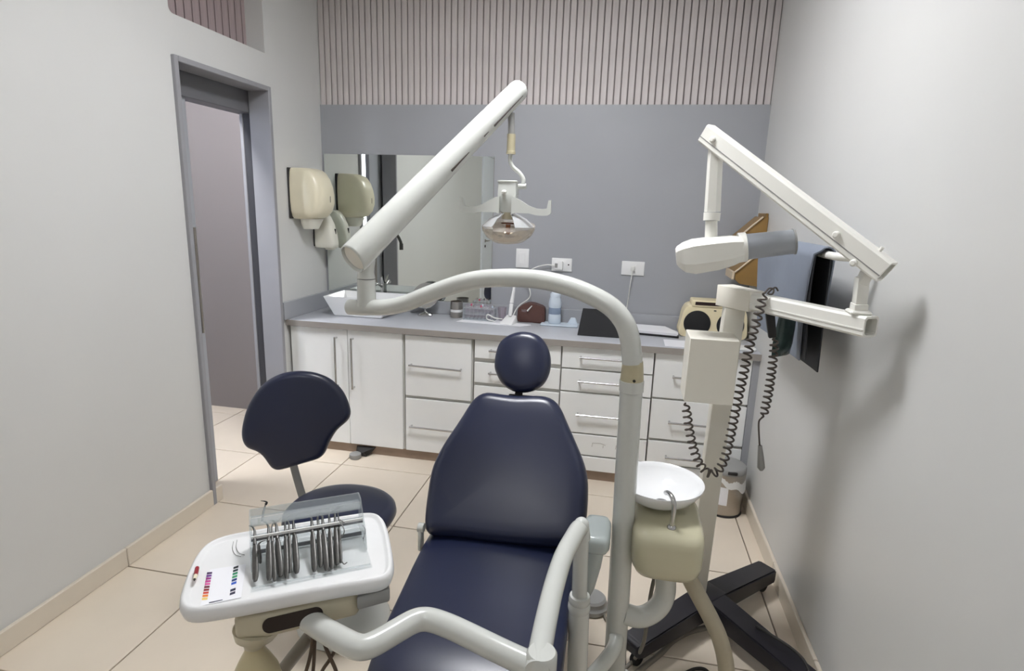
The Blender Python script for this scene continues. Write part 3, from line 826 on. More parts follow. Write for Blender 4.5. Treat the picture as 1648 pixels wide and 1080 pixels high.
bm = BM(); box(bm, (SP[3][0]-.016, 3.494, SP[2][2]), (SP[3][0]-.001, 3.722, SP[3][2]+.004), 0.003, 1); obj('lip', bm, M['woodt'], t, 0)
bm = BM(); box(bm, (SP[1][0]+.012, 3.512, SP[1][2]+.002), (0.76, 3.715, SP[1][2]+.012)); obj('bottom_board', bm, M['wood'], t, 0)

t = thing('wall_rail', 'white tubular rail on the right wall carrying the blue grey apron', 'rail', (XR, 2.6, 1.49))
bm = BM(); tube(bm, fillet([(XR-.001, 1.965, 1.495), (0.66, 2.005, 1.495), (0.655, 2.95, 1.495), (XR-.001, 2.99, 1.495)], 0.04), 0.013, 14); obj('bar', bm, M['ivory'], t, 40)
for y in (1.963, 2.992):
    bm = BM(); lathe(bm, [(0, 0), (0.024, 0), (0.024, 0.006), (0, 0.006)], (XR-.001, y, 1.495), (-1, 0, 0), 18); obj('wall_flange', bm, M['ivory'], t, 40)

def cloth(bm, y0, y1, y0b, y1b, ztop, zbot, zback, x, amp, thick, gap=0.016):
    """sheet hung over the rail: front flap towards the room, back flap at the wall"""
    prof = []
    n = 26
    for i in range(n+1):
        f = i/n
        prof.append((x-gap-0.03*math.sin(f*PI/2*0.9)*(1-0.4*f), zbot+(ztop-zbot)*f, 1-f))
    for k in range(1, 6):
        a = PI*k/6
        prof.append((x-gap*math.cos(a), ztop+gap*math.sin(a), 0))
    for i in range(n+1):
        f = i/n
        prof.append((x+gap+0.012*f, ztop-(ztop-zback)*f, f))
    m = 20
    g = []
    for (px, pz, dn) in prof:
        row = []
        for j in range(m+1):
            s = j/m
            ya = y0+(y0b-y0)*dn; yb = y1+(y1b-y1)*dn
            row.append(Vector((px + amp*dn*math.sin(s*9+dn*1.5), ya+(yb-ya)*s, pz)))
        g.append(row)
    vs = [[bm.verts.new(p) for p in r] for r in g]
    for a, b in zip(vs[:-1], vs[1:]):
        for j in range(m):
            bm.faces.new((a[j], a[j+1], b[j+1], b[j]))
    bmesh.ops.recalc_face_normals(bm, faces=bm.faces)
    bmesh.ops.solidify(bm, geom=list(bm.faces), thickness=thick)
t = thing('lead_apron', 'blue grey lead apron with black lining draped over the wall rail', 'apron', (0.655, 2.5, 1.4))
bm = BM(); cloth(bm, 2.075, 2.90, 2.15, 2.78, 1.497, 1.115, 1.16, 0.655, 0.006, 0.005, 0.026); obj('outer_cover', bm, M['apron'], t, 60)
bm = BM(); cloth(bm, 2.085, 2.89, 2.10, 2.74, 1.496, 1.13, 1.09, 0.655, 0.004, 0.005, 0.018); obj('lining', bm, M['liner'], t, 60)
t = thing('film_pouch', 'shiny dark green pouch hanging in front of the blue grey apron', 'pouch', (0.60, 2.5, 1.1))
PC = (0.572, 2.1360, 1.2050)
bm = BM()
rings = []
for z, w, d in ((-.075, .040, .004), (-.07, .046, .012), (-.03, .048, .017), (.02, .047, .016), (.07, .045, .013), (.10, .042, .005)):
    rings.append(ering((PC[0]+0.05*z, PC[1], PC[2]+z), (0.72, 0.69, 0), (0.69, -0.72, 0), w, d, 3.2, 28))
loft(bm, rings); obj('film', bm, M['pouch'], t, 60)

# waste bin
t = thing('waste_bin', 'brushed steel waste bin with white liner bag in the right corner', 'bin', (0.642, 3.13, 0))
cb = (0.636, 3.125, 0)
bm = BM(); lathe(bm, [(0, 0.0105), (0.098, 0.0105), (0.1, 0.02), (0.104, 0.245), (0.1, 0.245), (0.094, 0.02), (0, 0.02)], cb, (0, 0, 1), 40); obj('body', bm, M['steel'], t, 40)
bm = BM(); lathe(bm, [(0, 0.0005), (0.101, 0.0005), (0.103, 0.004), (0.101, 0.0105), (0, 0.0105)], cb, (0, 0, 1), 40); obj('base_ring', bm, M['rubber'], t, 40)
bm = BM()
N = 48; rings = []
for k, (r, f) in enumerate(((0.1005, 0.0), (0.103, 0.5), (0.107, 0.8), (0.1085, 1.0), (0.1065, 1.0), (0.1055, 0.8), (0.10, 0.0))):
    ring = []
    for i in range(N):
        a = 2*PI*i/N
        low = 0.045+0.055*math.sin(a+2.2)**2+0.012*math.sin(a*7)
        ring.append((cb[0]+r*math.cos(a)*(1+0.01*math.sin(9*a)*f), cb[1]+r*math.sin(a)*(1+0.01*math.sin(9*a)*f), 0.25-low*f))
    rings.append(ring)
loft(bm, rings, cap=False); obj('liner_bag', bm, M['bag'], t, 60)
bm = BM(); lathe(bm, [(0.099, 0.246), (0.1045, 0.246), (0.1045, 0.268), (0.098, 0.276), (0.0, 0.284), (0, 0.27), (0.099, 0.262)], cb, (0, 0, 1), 40); obj('lid', bm, M['lidg'], t, 40)
bm = BM(); box(bm, (0.625, 3.018, 0.255), (0.675, 3.03, 0.272), 0.003, 1); obj('hinge', bm, M['rubber'], t, 0)
bm = BM()
for z0, z1 in ((0.075, 0.178),):
    pts = []
    for k in range(7):
        a = math.radians(238+5.5*k); pts.append((a))
    for a, b in zip(pts[:-1], pts[1:]):
        f = bm.faces.new([bm.verts.new((cb[0]+0.1052*math.cos(q), cb[1]+0.1052*math.sin(q), z)) for q, z in ((a, z0), (b, z0), (b, z1), (a, z1))])
bmesh.ops.remove_doubles(bm, verts=bm.verts, dist=1e-5); bmesh.ops.solidify(bm, geom=list(bm.faces), thickness=0.001)
st = obj('sticker', bm, M['paper'], t, 40)

# ================================================================== dental chair
t = chair = thing('dental_chair', 'navy vinyl dental treatment chair reclined in the middle of the room', 'dental chair', (-0.35, 1.5, 0))
BN = Vector((0, -0.78801, 0.61566))
outl = [(-0.4953, 2.0616, 0.9116), (-0.4691, 2.0651, 0.9161), (-0.4261, 2.0627, 0.9131), (-0.3571, 2.0620, 0.9121), (-0.2902, 2.0670, 0.9185), (-0.2514, 2.0678, 0.9196), (-0.2219, 2.0619, 0.912), (-0.1957, 2.0477, 0.8938), (-0.1615, 2.0099, 0.8455), (-0.1177, 1.9605, 0.7823), (-0.0895, 1.9272, 0.7396), (-0.0715, 1.8941, 0.6972), (-0.0635, 1.8528, 0.6444), (-0.0618, 1.8082, 0.5873), (-0.0664, 1.7801, 0.5513), (-0.0792, 1.7557, 0.52), (-0.163, 1.7430, 0.5039), (-0.2959, 1.7357, 0.4946), (-0.3983, 1.7338, 0.492), (-0.4962, 1.7339, 0.4921), (-0.5875, 1.7306, 0.4879), (-0.6125, 1.7367, 0.4957), (-0.6224, 1.7605, 0.5263), (-0.6281, 1.7894, 0.5632), (-0.6332, 1.8318, 0.6175), (-0.6341, 1.8669, 0.6624), (-0.6267, 1.8943, 0.6975), (-0.604, 1.9361, 0.7509), (-0.5675, 1.9854, 0.814), (-0.5409, 2.0255, 0.8654), (-0.5238, 2.0471, 0.893)]
bm = BM(); pillow(bm, closed_smooth(outl, 4), BN, 0.045, 0.05, 0.04, N=110, crown=0.006); obj('backrest', bm, M['navy'], t, 60)
HN = Vector((0.0, -0.92, 0.39))
outl = [(-0.4701, 2.1358, 1.0201), (-0.4585, 2.1652, 1.0895), (-0.4153, 2.1811, 1.1270), (-0.3571, 2.1867, 1.1401), (-0.2962, 2.1797, 1.1237), (-0.2566, 2.1569, 1.0699), (-0.2481, 2.1316, 1.0101), (-0.2668, 2.1093, 0.9576), (-0.3095, 2.0966, 0.9276), (-0.3668, 2.0927, 0.9184), (-0.423, 2.1011, 0.9382), (-0.4575, 2.1180, 0.9781)]
bm = BM(); pillow(bm, closed_smooth(outl, 5), HN, 0.04, 0.035, 0.035, N=72, crown=0.008); obj('headrest', bm, M['navy'], t, 60)
bm = BM(); beam(bm, (-0.374, 2.1600, 0.922), (-0.368, 2.1300, 0.814), 0.03, 0.014, up=(0, 1, 0), bev=0.003); obj('headrest_bar', bm, M['rubber'], t, 30)
prof = [(1.80, .475, -.60, -.09, .05), (1.775, .492, -.605, -.088, .08), (1.70, .487, -.61, -.087, .10), (1.58, .478, -.607, -.085, .10), (1.46, .476, -.598, -.083, .10), (1.36, .482, -.588, -.081, .10), (1.27, .484, -.58, -.08, .105), (1.19, .474, -.573, -.08, .11), (1.11, .448, -.567, -.08, .11), (1.02, .402, -.56, -.082, .105), (.92, .342, -.553, -.085, .10), (.82, .28, -.543, -.09, .095), (.74, .232, -.53, -.10, .09), (.70, .205, -.51, -.12, .06)]
bm = BM(); rings = []
for y, z, x0, x1, th in prof:
    r = ering(((x0+x1)/2, y, z-th/2), (1, 0, 0), (0, 0, 1), (x1-x0)/2, th/2, 7, 56)
    cx, hw = (x0+x1)/2, (x1-x0)/2
    rings.append([Vector((p.x, p.y, p.z + (0.012*(1-((p.x-cx)/hw)**2) if p.z > z-th/2 else 0))) for p in r])
loft(bm, rings); obj('seat', bm, M['navy'], t, 60)
bm = BM(); box(bm, (-0.56, 0.95, 0.30), (-0.13, 1.80, 0.372), 0.02, 3); obj('seat_frame', bm, M['lamp'], t, 40)
bm = BM(); hexa(bm, [(-0.52, 1.2, 0.07), (-0.18, 1.2, 0.07), (-0.18, 1.75, 0.07), (-0.52, 1.75, 0.07), (-0.46, 1.25, 0.31), (-0.22, 1.25, 0.31), (-0.22, 1.72, 0.31), (-0.46, 1.72, 0.31)], 0.03, 3); obj('pedestal', bm, M['lamp'], t, 40)
bm = BM(); box(bm, (-0.56, 0.95, 0.001), (-0.14, 1.95, 0.075), 0.025, 3); obj('base_plate', bm, M['lamp'], t, 40)
bm = BM()
beam(bm, (-0.345, 1.80, 0.36), (-0.345, 2.12, 0.90), 0.12, 0.03, up=(0, 1, 0), bev=0.006); obj('back_support', bm, M['rubber'], t, 30)
# hinge on the left
bm = BM(); lathe(bm, [(0, 0), (0.016, 0), (0.016, 0.02), (0, 0.02)], (-0.612, 1.715, 0.525), (-1, 0, 0), 20); box(bm, (-0.63, 1.70, 0.44), (-0.618, 1.735, 0.53), 0.004, 1); obj('hinge', bm, M['lamp'], t, 40)
# armrest on the right
bm = BM(); rings = [ering((-0.022, 1.64, z), (1, 0, 0), (0, 1, 0), a, b, 4.5, 40) for z, a, b in ((.60, .026, .05), (.606, .036, .066), (.62, .042, .076), (.648, .0425, .078), (.66, .036, .07), (.663, .024, .055))]
loft(bm, rings); obj('armrest_pad', bm, M['pad'], t, 60)
bm = BM(); rings = [ering((x, y, z), (1, 0, 0), (0, 1, 0), a, b, 3, 32) for z, x, y, a, b in ((.602, -.024, 1.645, .030, .055), (.52, -.032, 1.66, .030, .052), (.44, -.042, 1.67, .026, .048), (.38, -.056, 1.68, .018, .042), (.33, -.08, 1.69, .012, .035))]
loft(bm, rings); obj('armrest_support', bm, M['pad'], t, 60)

t = thing('foot_control', 'round grey foot control on the floor beside the chair armrest', 'foot control', (-0.02, 2.14, 0))
bm = BM(); lathe(bm, [(0, 0.001), (0.062, 0.001), (0.066, 0.01), (0.066, 0.024), (0.058, 0.03), (0.056, 0.036), (0.056, 0.05), (0.048, 0.058), (0, 0.06)], (-0.028, 2.1270, 0.02)[:2]+(0,), (0, 0, 1), 40); obj('body', bm, M['lidg'], t, 40)
bm = BM(); tube(bm, smooth_path([(0.02, 2.10, 0.012), (0.04, 2.05, 0.008), (0.1, 2.02, 0.008), (0.2, 2.0, 0.008)], 6), 0.006, 8); obj('cable', bm, M['ghose'], t, 40)

# ================================================================== operating light on its column
t = thing('operating_light', 'white column with curved arm carrying the reflector operating light', 'operating light', (0.065, 1.72, 0))
pA = Vector((0.051, 1.7200, 0.988)); pB = Vector((0.065, 1.7200, 0.227))
pole_at = lambda z: pA + (pB-pA)*((z-pA.z)/(pB.z-pA.z))
bm = BM(); tube(bm, [pole_at(0.03), pole_at(0.5), pole_at(1.095)], [0.036, 0.0355, 0.034], 32)
lathe(bm, [(0.0335, -0.035), (0.037, -0.033), (0.037, 0.0), (0.034, 0.002)], pole_at(1.115), (pole_at(2)-pole_at(1)), 32); obj('column', bm, M['lamp'], t, 40)
bm = BM(); lathe(bm, [(0, 0), (0.10, 0), (0.10, 0.015), (0.06, 0.03), (0.04, 0.05), (0, 0.05)], pole_at(0.001), (0, 0, 1), 36); obj('base', bm, M['lamp'], t, 40)
bm = BM(); lathe(bm, [(0.0, -0.001), (0.034, -0.001), (0.035, 0.004), (0.0315, 0.05), (0.030, 0.062), (0, 0.062)], pole_at(1.115), (pole_at(2)-pole_at(1)), 32); obj('collar', bm, M['tan'], t, 40)
bm = BM(); lathe(bm, [(0, 0), (0.0045, 0), (0.0045, 0.003), (0, 0.003)], pole_at(1.124)+Vector((0.006, -0.034, 0)), (0.2, -1, 0), 10); obj('screw', bm, M['rubber'], t, 40)
arc = [(0.046, 1.7183, 1.1690), (0.0417, 1.7195, 1.2012), (0.0317, 1.7224, 1.2496), (0.011, 1.7283, 1.2944), (-0.0297, 1.7400, 1.3342), (-0.092, 1.7578, 1.3628), (-0.1694, 1.7800, 1.3842), (-0.2594, 1.8058, 1.3950), (-0.3583, 1.8341, 1.3925), (-0.4506, 1.8606, 1.3816), (-0.5248, 1.8819, 1.3637), (-0.6018, 1.9039, 1.3351), (-0.6771, 1.9255, 1.3036), (-0.7582, 1.9487, 1.2675), (-0.8288, 1.9690, 1.2456), (-0.9103, 1.9924, 1.2330), (-0.983, 2.0132, 1.2254), (-1.0187, 2.0234, 1.2226)]
ap = smooth_path(arc, 5)
bm = BM(); tube(bm, ap, [0.0305, 0.0295], 28); obj('curved_arm', bm, M['lamp'], t, 50)
sb = Vector((-0.9386, 2.0005, 1.2465)); stp = Vector((-0.9374, 2.0001, 1.3380))
bm = BM(); tube(bm, [sb - Vector((0, 0, .01)), stp], [0.035, 0.0335], 30); obj('arm_socket', bm, M['lamp'], t, 40)
LN = (-0.47, 0.53, 0)
l0 = Vector((-0.9631, 1.9434, 1.4129)); l1 = Vector((-0.4611, 2.3886, 2.0621))
bm = BM(); tube(bm, [stp+Vector((0, 0, .003)), stp+Vector((0.0, 0, .03)), l0.lerp(l1, 0.10)], [0.0335, 0.030, 0.026], 26); obj('yoke', bm, M['lamp'], t, 40)
ld = (l1-l0).normalized()
# balanced arm: hollow lower end, domed upper end
bm = BM()
n_ = 12
u_ = ld.orthogonal().normalized()
u_ = ld.cross(Vector((0, 0, 1))).normalized(); w_ = u_.cross(ld).normalized()
CUT = 1 if u_.y < 0 else -1
def lring(f, r, sh=0.0, squash=1.0): 
    c_ = l0.lerp(l1, f) + ld*sh
    return [c_ + (u_*math.cos(2*PI*k/36)*r*0.94 + w_*math.sin(2*PI*k/36)*r*1.06) + ld*((0.010*math.sin(2*PI*k/36) + 0.016*math.cos(2*PI*k/36)*CUT)*(1 if f < 0.1 else 0)) for k in range(36)]
rr_ = lambda f: 0.0545-0.0155*f
rings = [lring(0, 0.046, 0.05), lring(0, 0.0485, 0.004), lring(0, 0.0505), lring(0, 0.0535, 0.002), lring(0.01, 0.0545)] + [lring(f, rr_(f)) for f in (0.1, 0.3, 0.5, 0.7, 0.9, 1.0)]
for k in (1, 2, 3, 4):
    a = k*PI/2/4.3
    rings.append(lring(1.0, rr_(1.0)*math.cos(a), rr_(1.0)*math.sin(a)))
loft(bm, rings); obj('balanced_arm', bm, M['lamp'], t, 50)
bm = BM(); loft(bm, [lring(0, 0.0468, 0.016), lring(0, 0.0468, 0.012), lring(0, 0.030, 0.011)]); obj('end_cap', bm, M['boxc'], t, 40)
# dark slits along the under side of the arm
sd = (u_*0.88 - w_*0.47).normalized() if (u_*0.88 - w_*0.47).y < 0 else (-u_*0.88 - w_*0.47).normalized()
for f0, f1, wd in ((0.80, 0.99, 0.003), (0.735, 0.765, 0.002), (0.53, 0.64, 0.004)):
    bm = BM()
    q0 = l0.lerp(l1, f0)+sd*(rr_(f0)*0.985); q1 = l0.lerp(l1, f1)+sd*(rr_(f1)*0.985)
    tube(bm, [q0, q0.lerp(q1, 0.15), q1], [wd*1.2, wd, 0.001], 8); obj('slit', bm, M['dark'], t, 40)
# drop rod, collar, bent rod, lamp head
YL = l1.y
d0 = Vector((-0.478, 2.3600, 1.9770)); d1 = Vector((-0.475, 2.3600, 1.8980)); d2 = Vector((-0.475, 2.3600, 1.8220))
bm = BM(); tube(bm, [d0, d1], 0.0135, 18); obj('drop_rod', bm, M['lidg'], t, 40)
bm = BM(); tube(bm, [d1, d1.lerp(d2, .85), d1.lerp(d2, .87), d2], [0.0165, 0.0165, 0.0185, 0.0185], 22); obj('drop_collar', bm, M['tan'], t, 40)
bm = BM(); tube(bm, smooth_path([d2 + Vector((0, 0, .004))] + [Vector(p) for p in [(-0.477, 2.3600, 1.7980), (-0.464, 2.3600, 1.7720), (-0.438, 2.3600, 1.7510), (-0.421, 2.3600, 1.7270), (-0.421, 2.3600, 1.7010)]], 6), 0.0085, 14); obj('bent_rod', bm, M['lamp'], t, 40)
bm = BM(); tube(bm, [(-0.443, 2.3600, 1.6980), (-0.408, 2.3600, 1.6990)], 0.011, 16); obj('swivel_knob', bm, M['lamp'], t, 40)
hx = Vector((-0.482, 2.3600, 1.7160))
H = lambda dx, dz, dy=0: hx + Vector((dx, dy, dz))
kx = 1/400.0
def pxh(u, v, dy=0): return H((u-818)*kx, -(v-292)*kx, dy)
bm = BM()
prism(bm, [pxh(803.5, 292, -.03), pxh(834, 292, -.03), pxh(833.5, 313, -.03), pxh(831, 338, -.03), pxh(826, 341, -.03), pxh(812, 341, -.03), pxh(806, 338, -.03), pxh(803.5, 313, -.03)], (0, 0.06, 0), 0.004); obj('head_block', bm, M['lamp'], t, 30)
bm = BM(); a_, b_ = pxh(802.5, 294, -.034), pxh(835, 290.5, .034); box(bm, a_, b_, .004, 2); obj('block_lid', bm, M['lamp'], t, 40)
lathe_c = pxh(818, 340)
bm = BM(); lathe(bm, [(0, 0.012), (0.026, 0.010), (0.028, 0), (0.024, -0.014), (0.022, -0.03), (0, -0.03)], lathe_c, (0, 0, 1), 28); obj('bulb_holder', bm, M['house'], t, 40)
bm = BM(); tube(bm, [pxh(813, 309, -.03), pxh(815.5, 309, -.045)], 0.009, 16, roundend='end'); obj('screw_knob', bm, M['ivory'], t, 40)
for s in (-1, 1):
    prof = [(10, 316, 343), (16, 317, 341), (26, 322, 341), (38, 329, 341), (50, 333, 343.5), (60, 333.5, 344), (67, 332.5, 343.5), (69.5, 320, 343), (73, 319.5, 341), (74.5, 319.5, 339)]
    bm = BM(); rings = []
    for i, (du, v0, v1) in enumerate(prof):
        yy = -.032 - (0.0 if i < 6 else (0.002, 0.005, 0.009, 0.014)[i-6])
        p, q = pxh(818+s*du, v1, yy), pxh(818+s*du, v0, yy)
        rings.append([p, p+Vector((0, -0.018, 0)), q+Vector((0, -0.018, 0)), q])
    loft(bm, rings); obj('handle', bm, M['lamp'], t, 30)
# faceted reflector and clear cover
rc_ = pxh(820, 345)
for s in (-1, 1):
    bm = BM(); g = []
    for r, h in ((0.026, 0.010), (0.040, 0.004), (0.075, -0.014), (0.107, -0.046), (0.100, -0.056)):
        g.append([bm.verts.new(rc_ + Vector((s*r*math.cos(a), r*math.sin(a), h+0.2*r*math.sin(a)*0))) for a in [math.radians(-64+18.3*k) for k in range(8)]])
    for q0, q1 in zip(g[:-1], g[1:]):
        for k in range(7): bm.faces.new((q0[k], q0[k+1], q1[k+1], q1[k]))
    bmesh.ops.recalc_face_normals(bm, faces=bm.faces)
    bmesh.ops.solidify(bm, geom=list(bm.faces), thickness=0.003); obj('reflector_wing', bm, M['glass'], t, 5)
bm = BM(); lathe(bm, [(0.108, -0.046), (0.107, -0.058), (0.094, -0.082), (0.068, -0.102), (0.03, -0.112), (0, -0.114)], rc_, (0.0, -0.2, 1), 36); bmesh.ops.solidify(bm, geom=list(bm.faces), thickness=0.002); obj('lens_cover', bm, M['lens'], t, 50)
bm = BM(); lathe(bm, [(0, 0), (0.010, 0), (0.010, -0.03), (0.005, -0.04), (0, -0.041)], rc_ + Vector((0, 0, -0.038)), (0, 0, 1), 16); obj('bulb', bm, M['amber'], t, 40)
bm = BM(); lathe(bm, [(0, 0), (0.030, 0), (0.030, -0.005), (0, -0.007)], rc_ + Vector((0, 0, -0.030)), (0, 0, 1), 24); obj('bulb_shield', bm, mat('copper_shield', (96, 52, 34), 0.3, 0.6), t, 40)

# ================================================================== cuspidor
t = thing('cuspidor', 'cream cuspidor unit with white rinsing bowl right of the light column', 'cuspidor', (0.2, 1.84, 0.0))
bm = BM(); rings = [ering((.196, cy, z), (1, 0, 0), (0, 1, 0), a, b, p, 64) for z, cy, a, b, p in ((.498, 1.77, .06, .075, 2.8), (.500, 1.77, .082, .112, 3.4), (.510, 1.77, .097, .134, 4.2), (.532, 1.77, .105, .146, 5), (.56, 1.77, .1095, .151, 5.6), (.62, 1.772, .110, .152, 5.6), (.640, 1.773, .1092, .150, 5.6), (.653, 1.776, .106, .145, 5.4), (.661, 1.78, .100, .136, 5), (.665, 1.783, .092, .124, 4.6), (.667, 1.79, .04, .05, 3))]
loft(bm, rings); obj('housing', bm, M['cream'], t, 60)
bc = Vector((0.168, 1.832, 0))
bm = BM(); lathe(bm, [(0, .672), (.05, .670), (.085, .682), (.120, .708), (.138, .733), (.1435, .745), (.143, .749), (.139, .748), (.132, .735), (.112, .711), (.08, .690), (.045, .682), (0, .680)], bc, (0, 0, 1), 64); obj('bowl', bm, M['ceramic'], t, 60)
bm = BM(); lathe(bm, [(0, .664), (.05, .664), (.045, .675), (0, .675)], bc, (0, 0, 1), 32); obj('bowl_foot', bm, M['cream'], t, 60)
bm = BM(); lathe(bm, [(0, .6825), (.020, .6825), (.020, .686), (.012, .687), (0, .684)], bc + Vector((0.01, -.03, 0.0015)), (0, 0, 1), 24); obj('strainer', bm, M['chrome'], t, 40)
bm = BM(); tube(bm, smooth_path([(.203, 1.680, .664), (.2035, 1.677, .70), (.2035, 1.674, .735), (.201, 1.676, .756), (.194, 1.69, .767), (.186, 1.712, .765), (.181, 1.728, .757)], 7), 0.0075, 14)
lathe(bm, [(0, 0), (.014, 0), (.014, .006), (.009, .012), (0, .012)], (.203, 1.680, .6635), (0, 0, 1), 20); obj('water_spout', bm, M['chrome'], t, 40)
bm = BM(); tube(bm, smooth_path([pole_at(0.31)+Vector((0.02, 0, 0)), (0.129, 1.7250, 0.3), (0.167, 1.7350, 0.311), (0.199, 1.7450, 0.343), (0.212, 1.7550, 0.387), (0.209, 1.7600, 0.448)], 8), 0.034, 28); obj('support_elbow', bm, M['lamp'], t, 50)
bm = BM(); tube(bm, smooth_path([(0.276, 1.7600, 0.466), (0.295, 1.7550, 0.432), (0.325, 1.7450, 0.386), (0.364, 1.7350, 0.324), (0.397, 1.7300, 0.259), (0.423, 1.7300, 0.174), (0.44, 1.7300, 0.076), (0.462, 1.7500, 0.001)], 8), 0.0265, 24); obj('drain_pipe', bm, M['pipe'], t, 50)

# hoses on the floor and below the cuspidor
bm = BM(); tube(bm, smooth_path([(0.423, 2.0930, 0.02), (0.357, 2.0630, 0.012), (0.294, 2.0030, 0.012), (0.238, 1.9190, 0.012), (0.18, 1.8440, 0.012), (0.122, 1.7650, 0.012)], 8), 0.0105, 12); tag(obj('floor_hose', bm, M['ghose'], None, 40), 'thick grey brown hose curving over the floor below the cuspidor', 'hose')
bm = BM(); tube(bm, smooth_path([(0.181, 1.8300, 0.384), (0.173, 1.8200, 0.316), (0.17, 1.8100, 0.224), (0.16, 1.8000, 0.13)] + [(0.138, 1.8440, 0.03), (0.096, 1.7960, 0.012), (0.065, 1.7380, 0.012)], 8), 0.007, 10); tag(obj('water_hose', bm, M['ghose'], None, 40), 'thin grey hose hanging from the cuspidor housing to the floor', 'hose')
bm = BM(); tube(bm, smooth_path([(0.578, 1.9930, 0.135), (0.605, 1.9200, 0.165), (0.661, 1.8750, 0.16), (0.694, 1.8370, 0.15), (0.706, 1.8020, 0.13), (0.71, 1.7670, 0.1)], 8), 0.005, 10); tag(obj('power_cable', bm, M['rubber'], None, 40), 'black cable lying along the front leg of the black stand by the right wall', 'cable')
bm = BM(); tube(bm, smooth_path([(0.42, 1.8380, 0.008), (0.394, 1.8810, 0.008), (0.356, 1.8750, 0.008), (0.314, 1.8420, 0.008)], 8), 0.006, 10); tag(obj('cable_loop', bm, M['rubber'], None, 40), 'black cable loop on the floor at the bottom edge by the drain pipe', 'cable')

# ================================================================== instrument delivery unit
t = thing('instrument_unit', 'white film covered instrument tray unit on bent tubular arms', 'instrument unit', (-0.05, 1.48, 0))
TZ = 0.80
tray = closed_smooth([(-0.856, 0.901, 0.8), (-0.878, 0.934, 0.8), (-0.91, 0.991, 0.8), (-0.938, 1.0520, 0.8), (-0.946, 1.0950, 0.8), (-0.931, 1.1300, 0.8), (-0.898, 1.1580, 0.8), (-0.784, 1.2320, 0.8), (-0.664, 1.3080, 0.8), (-0.623, 1.3280, 0.8), (-0.59, 1.3170, 0.8), (-0.552, 1.2660, 0.8), (-0.513, 1.1970, 0.8), (-0.478, 1.1280, 0.8), (-0.468, 1.0850, 0.8), (-0.485, 1.0640, 0.8), (-0.544, 1.0320, 0.8), (-0.633, 0.981, 0.8), (-0.716, 0.93, 0.8), (-0.777, 0.896, 0.8), (-0.812, 0.88, 0.8), (-0.835, 0.884, 0.8)], 3)
N = 120
P_ = resample(tray, N)
cen = sum(P_, Vector())/N
def inset(d, z):
    out = []
    for i in range(N):
        tt = (P_[(i+2) % N]-P_[i-2]).normalized(); nn = Vector((0, 0, 1)).cross(tt)
        if nn.dot(cen-P_[i]) < 0: nn = -nn
        p = P_[i]+nn*d; out.append(Vector((p.x, p.y, z)))
    for _ in range(3): out = [out[i]*0.5+(out[i-1]+out[(i+1) % N])*0.25 for i in range(N)]
    return out
bm = BM(); loft(bm, [inset(.03, .757), inset(.012, .759), inset(.003, .766), inset(-.002, .78), inset(0, .793), inset(.005, .7995), inset(.009, .8005), inset(.012, .799), inset(.0155, .7935), inset(.020, .792)] + [[cen.lerp(p, f)*1.0 + Vector((0, 0, .792 - cen.lerp(p, f).z)) for p in inset(.020, .792)] for f in (.85, .5, .2)]); obj('tray', bm, M['wrap'], t, 70)
TT = 0.7923
bm = BM(); prism(bm, [Vector(p)+Vector((-.004, .02, 0)) for p in [(-0.755, 0.909, 0.757), (-0.69, 0.93, 0.757), (-0.532, 1.0380, 0.757), (-0.551, 1.1750, 0.757), (-0.776, 1.0820, 0.757)]], (0, 0, -0.062), 0.014, 3); obj('housing', bm, M['house'], t, 40)
bm = BM(); prism(bm, [(-0.532, 1.0450, 0.757), (-0.471, 1.0910, 0.757), (-0.53, 1.1930, 0.757), (-0.566, 1.1710, 0.757)], (0, 0, -0.035), 0.006, 2); obj('handpiece_holder', bm, M['lidg'], t, 40)  # grey in place of the housing colour, for its shade under the tray
# slot in the housing front
s0_, s1_ = Vector((-0.697, 0.983, 0.727)), Vector((-0.632, 1.0340, 0.727))
fa, fb = Vector((-0.69, 0.93, 0.757))+Vector((-.004, .02, 0)), Vector((-0.532, 1.0380, 0.757))+Vector((-.004, .02, 0))
fd = (fb-fa).normalized(); fn = Vector((fd.y, -fd.x, 0))
mid = fa + fd*0.055 + Vector((0, 0, -0.028)) + fn*0.0005
pts = []
for k in range(24):
    a = 2*PI*k/24
    pts.append(mid + fd*(0.045*math.copysign(1, math.cos(a)) + 0.017*math.cos(a)) + Vector((0, 0, 0.019*math.sin(a))))
bm = BM(); prism(bm, pts, fn*0.001); obj('slot', bm, M['dark'], t, 0)
bm = BM(); rings = [ering((x, 0.985, z), (1, 0, 0), (0, 1, 0), a, a, 2.4, 28) for z, a, x in ((.70, .052, -.735), (.675, .045, -.74), (.655, .024, -.748), (.64, .02, -.752))]
loft(bm, rings); obj('bottle_cap', bm, M['house'], t, 50)
bm = BM(); lathe(bm, [(0, 0.0), (.02, 0.0), (.022, -.012), (.034, -.035), (.048, -.065), (.056, -.10), (.057, -.20), (.05, -.215), (0, -.215)], (-.752, .985, .64), (0, 0, 1), 32); obj('water_bottle', bm, M['bottle'], t, 50)
arm2 = [(-0.101, 0.985, 0.71), (-0.186, 1.0130, 0.71), (-0.28, 1.0480, 0.71), (-0.329, 1.0640, 0.71), (-0.363, 1.0710, 0.71), (-0.385, 1.0690, 0.71), (-0.404, 1.0560, 0.71), (-0.427, 1.0230, 0.71), (-0.455, 0.981, 0.71), (-0.473, 0.963, 0.71), (-0.493, 0.96, 0.71), (-0.52, 0.967, 0.71), (-0.583, 0.99, 0.71), (-0.642, 1.0160, 0.71), (-0.688, 1.0290, 0.715), (-0.722, 1.0390, 0.72)]
bm = BM(); tube(bm, smooth_path(arm2, 5), 0.0255, 26); obj('lower_arm', bm, M['lamp'], t, 60)
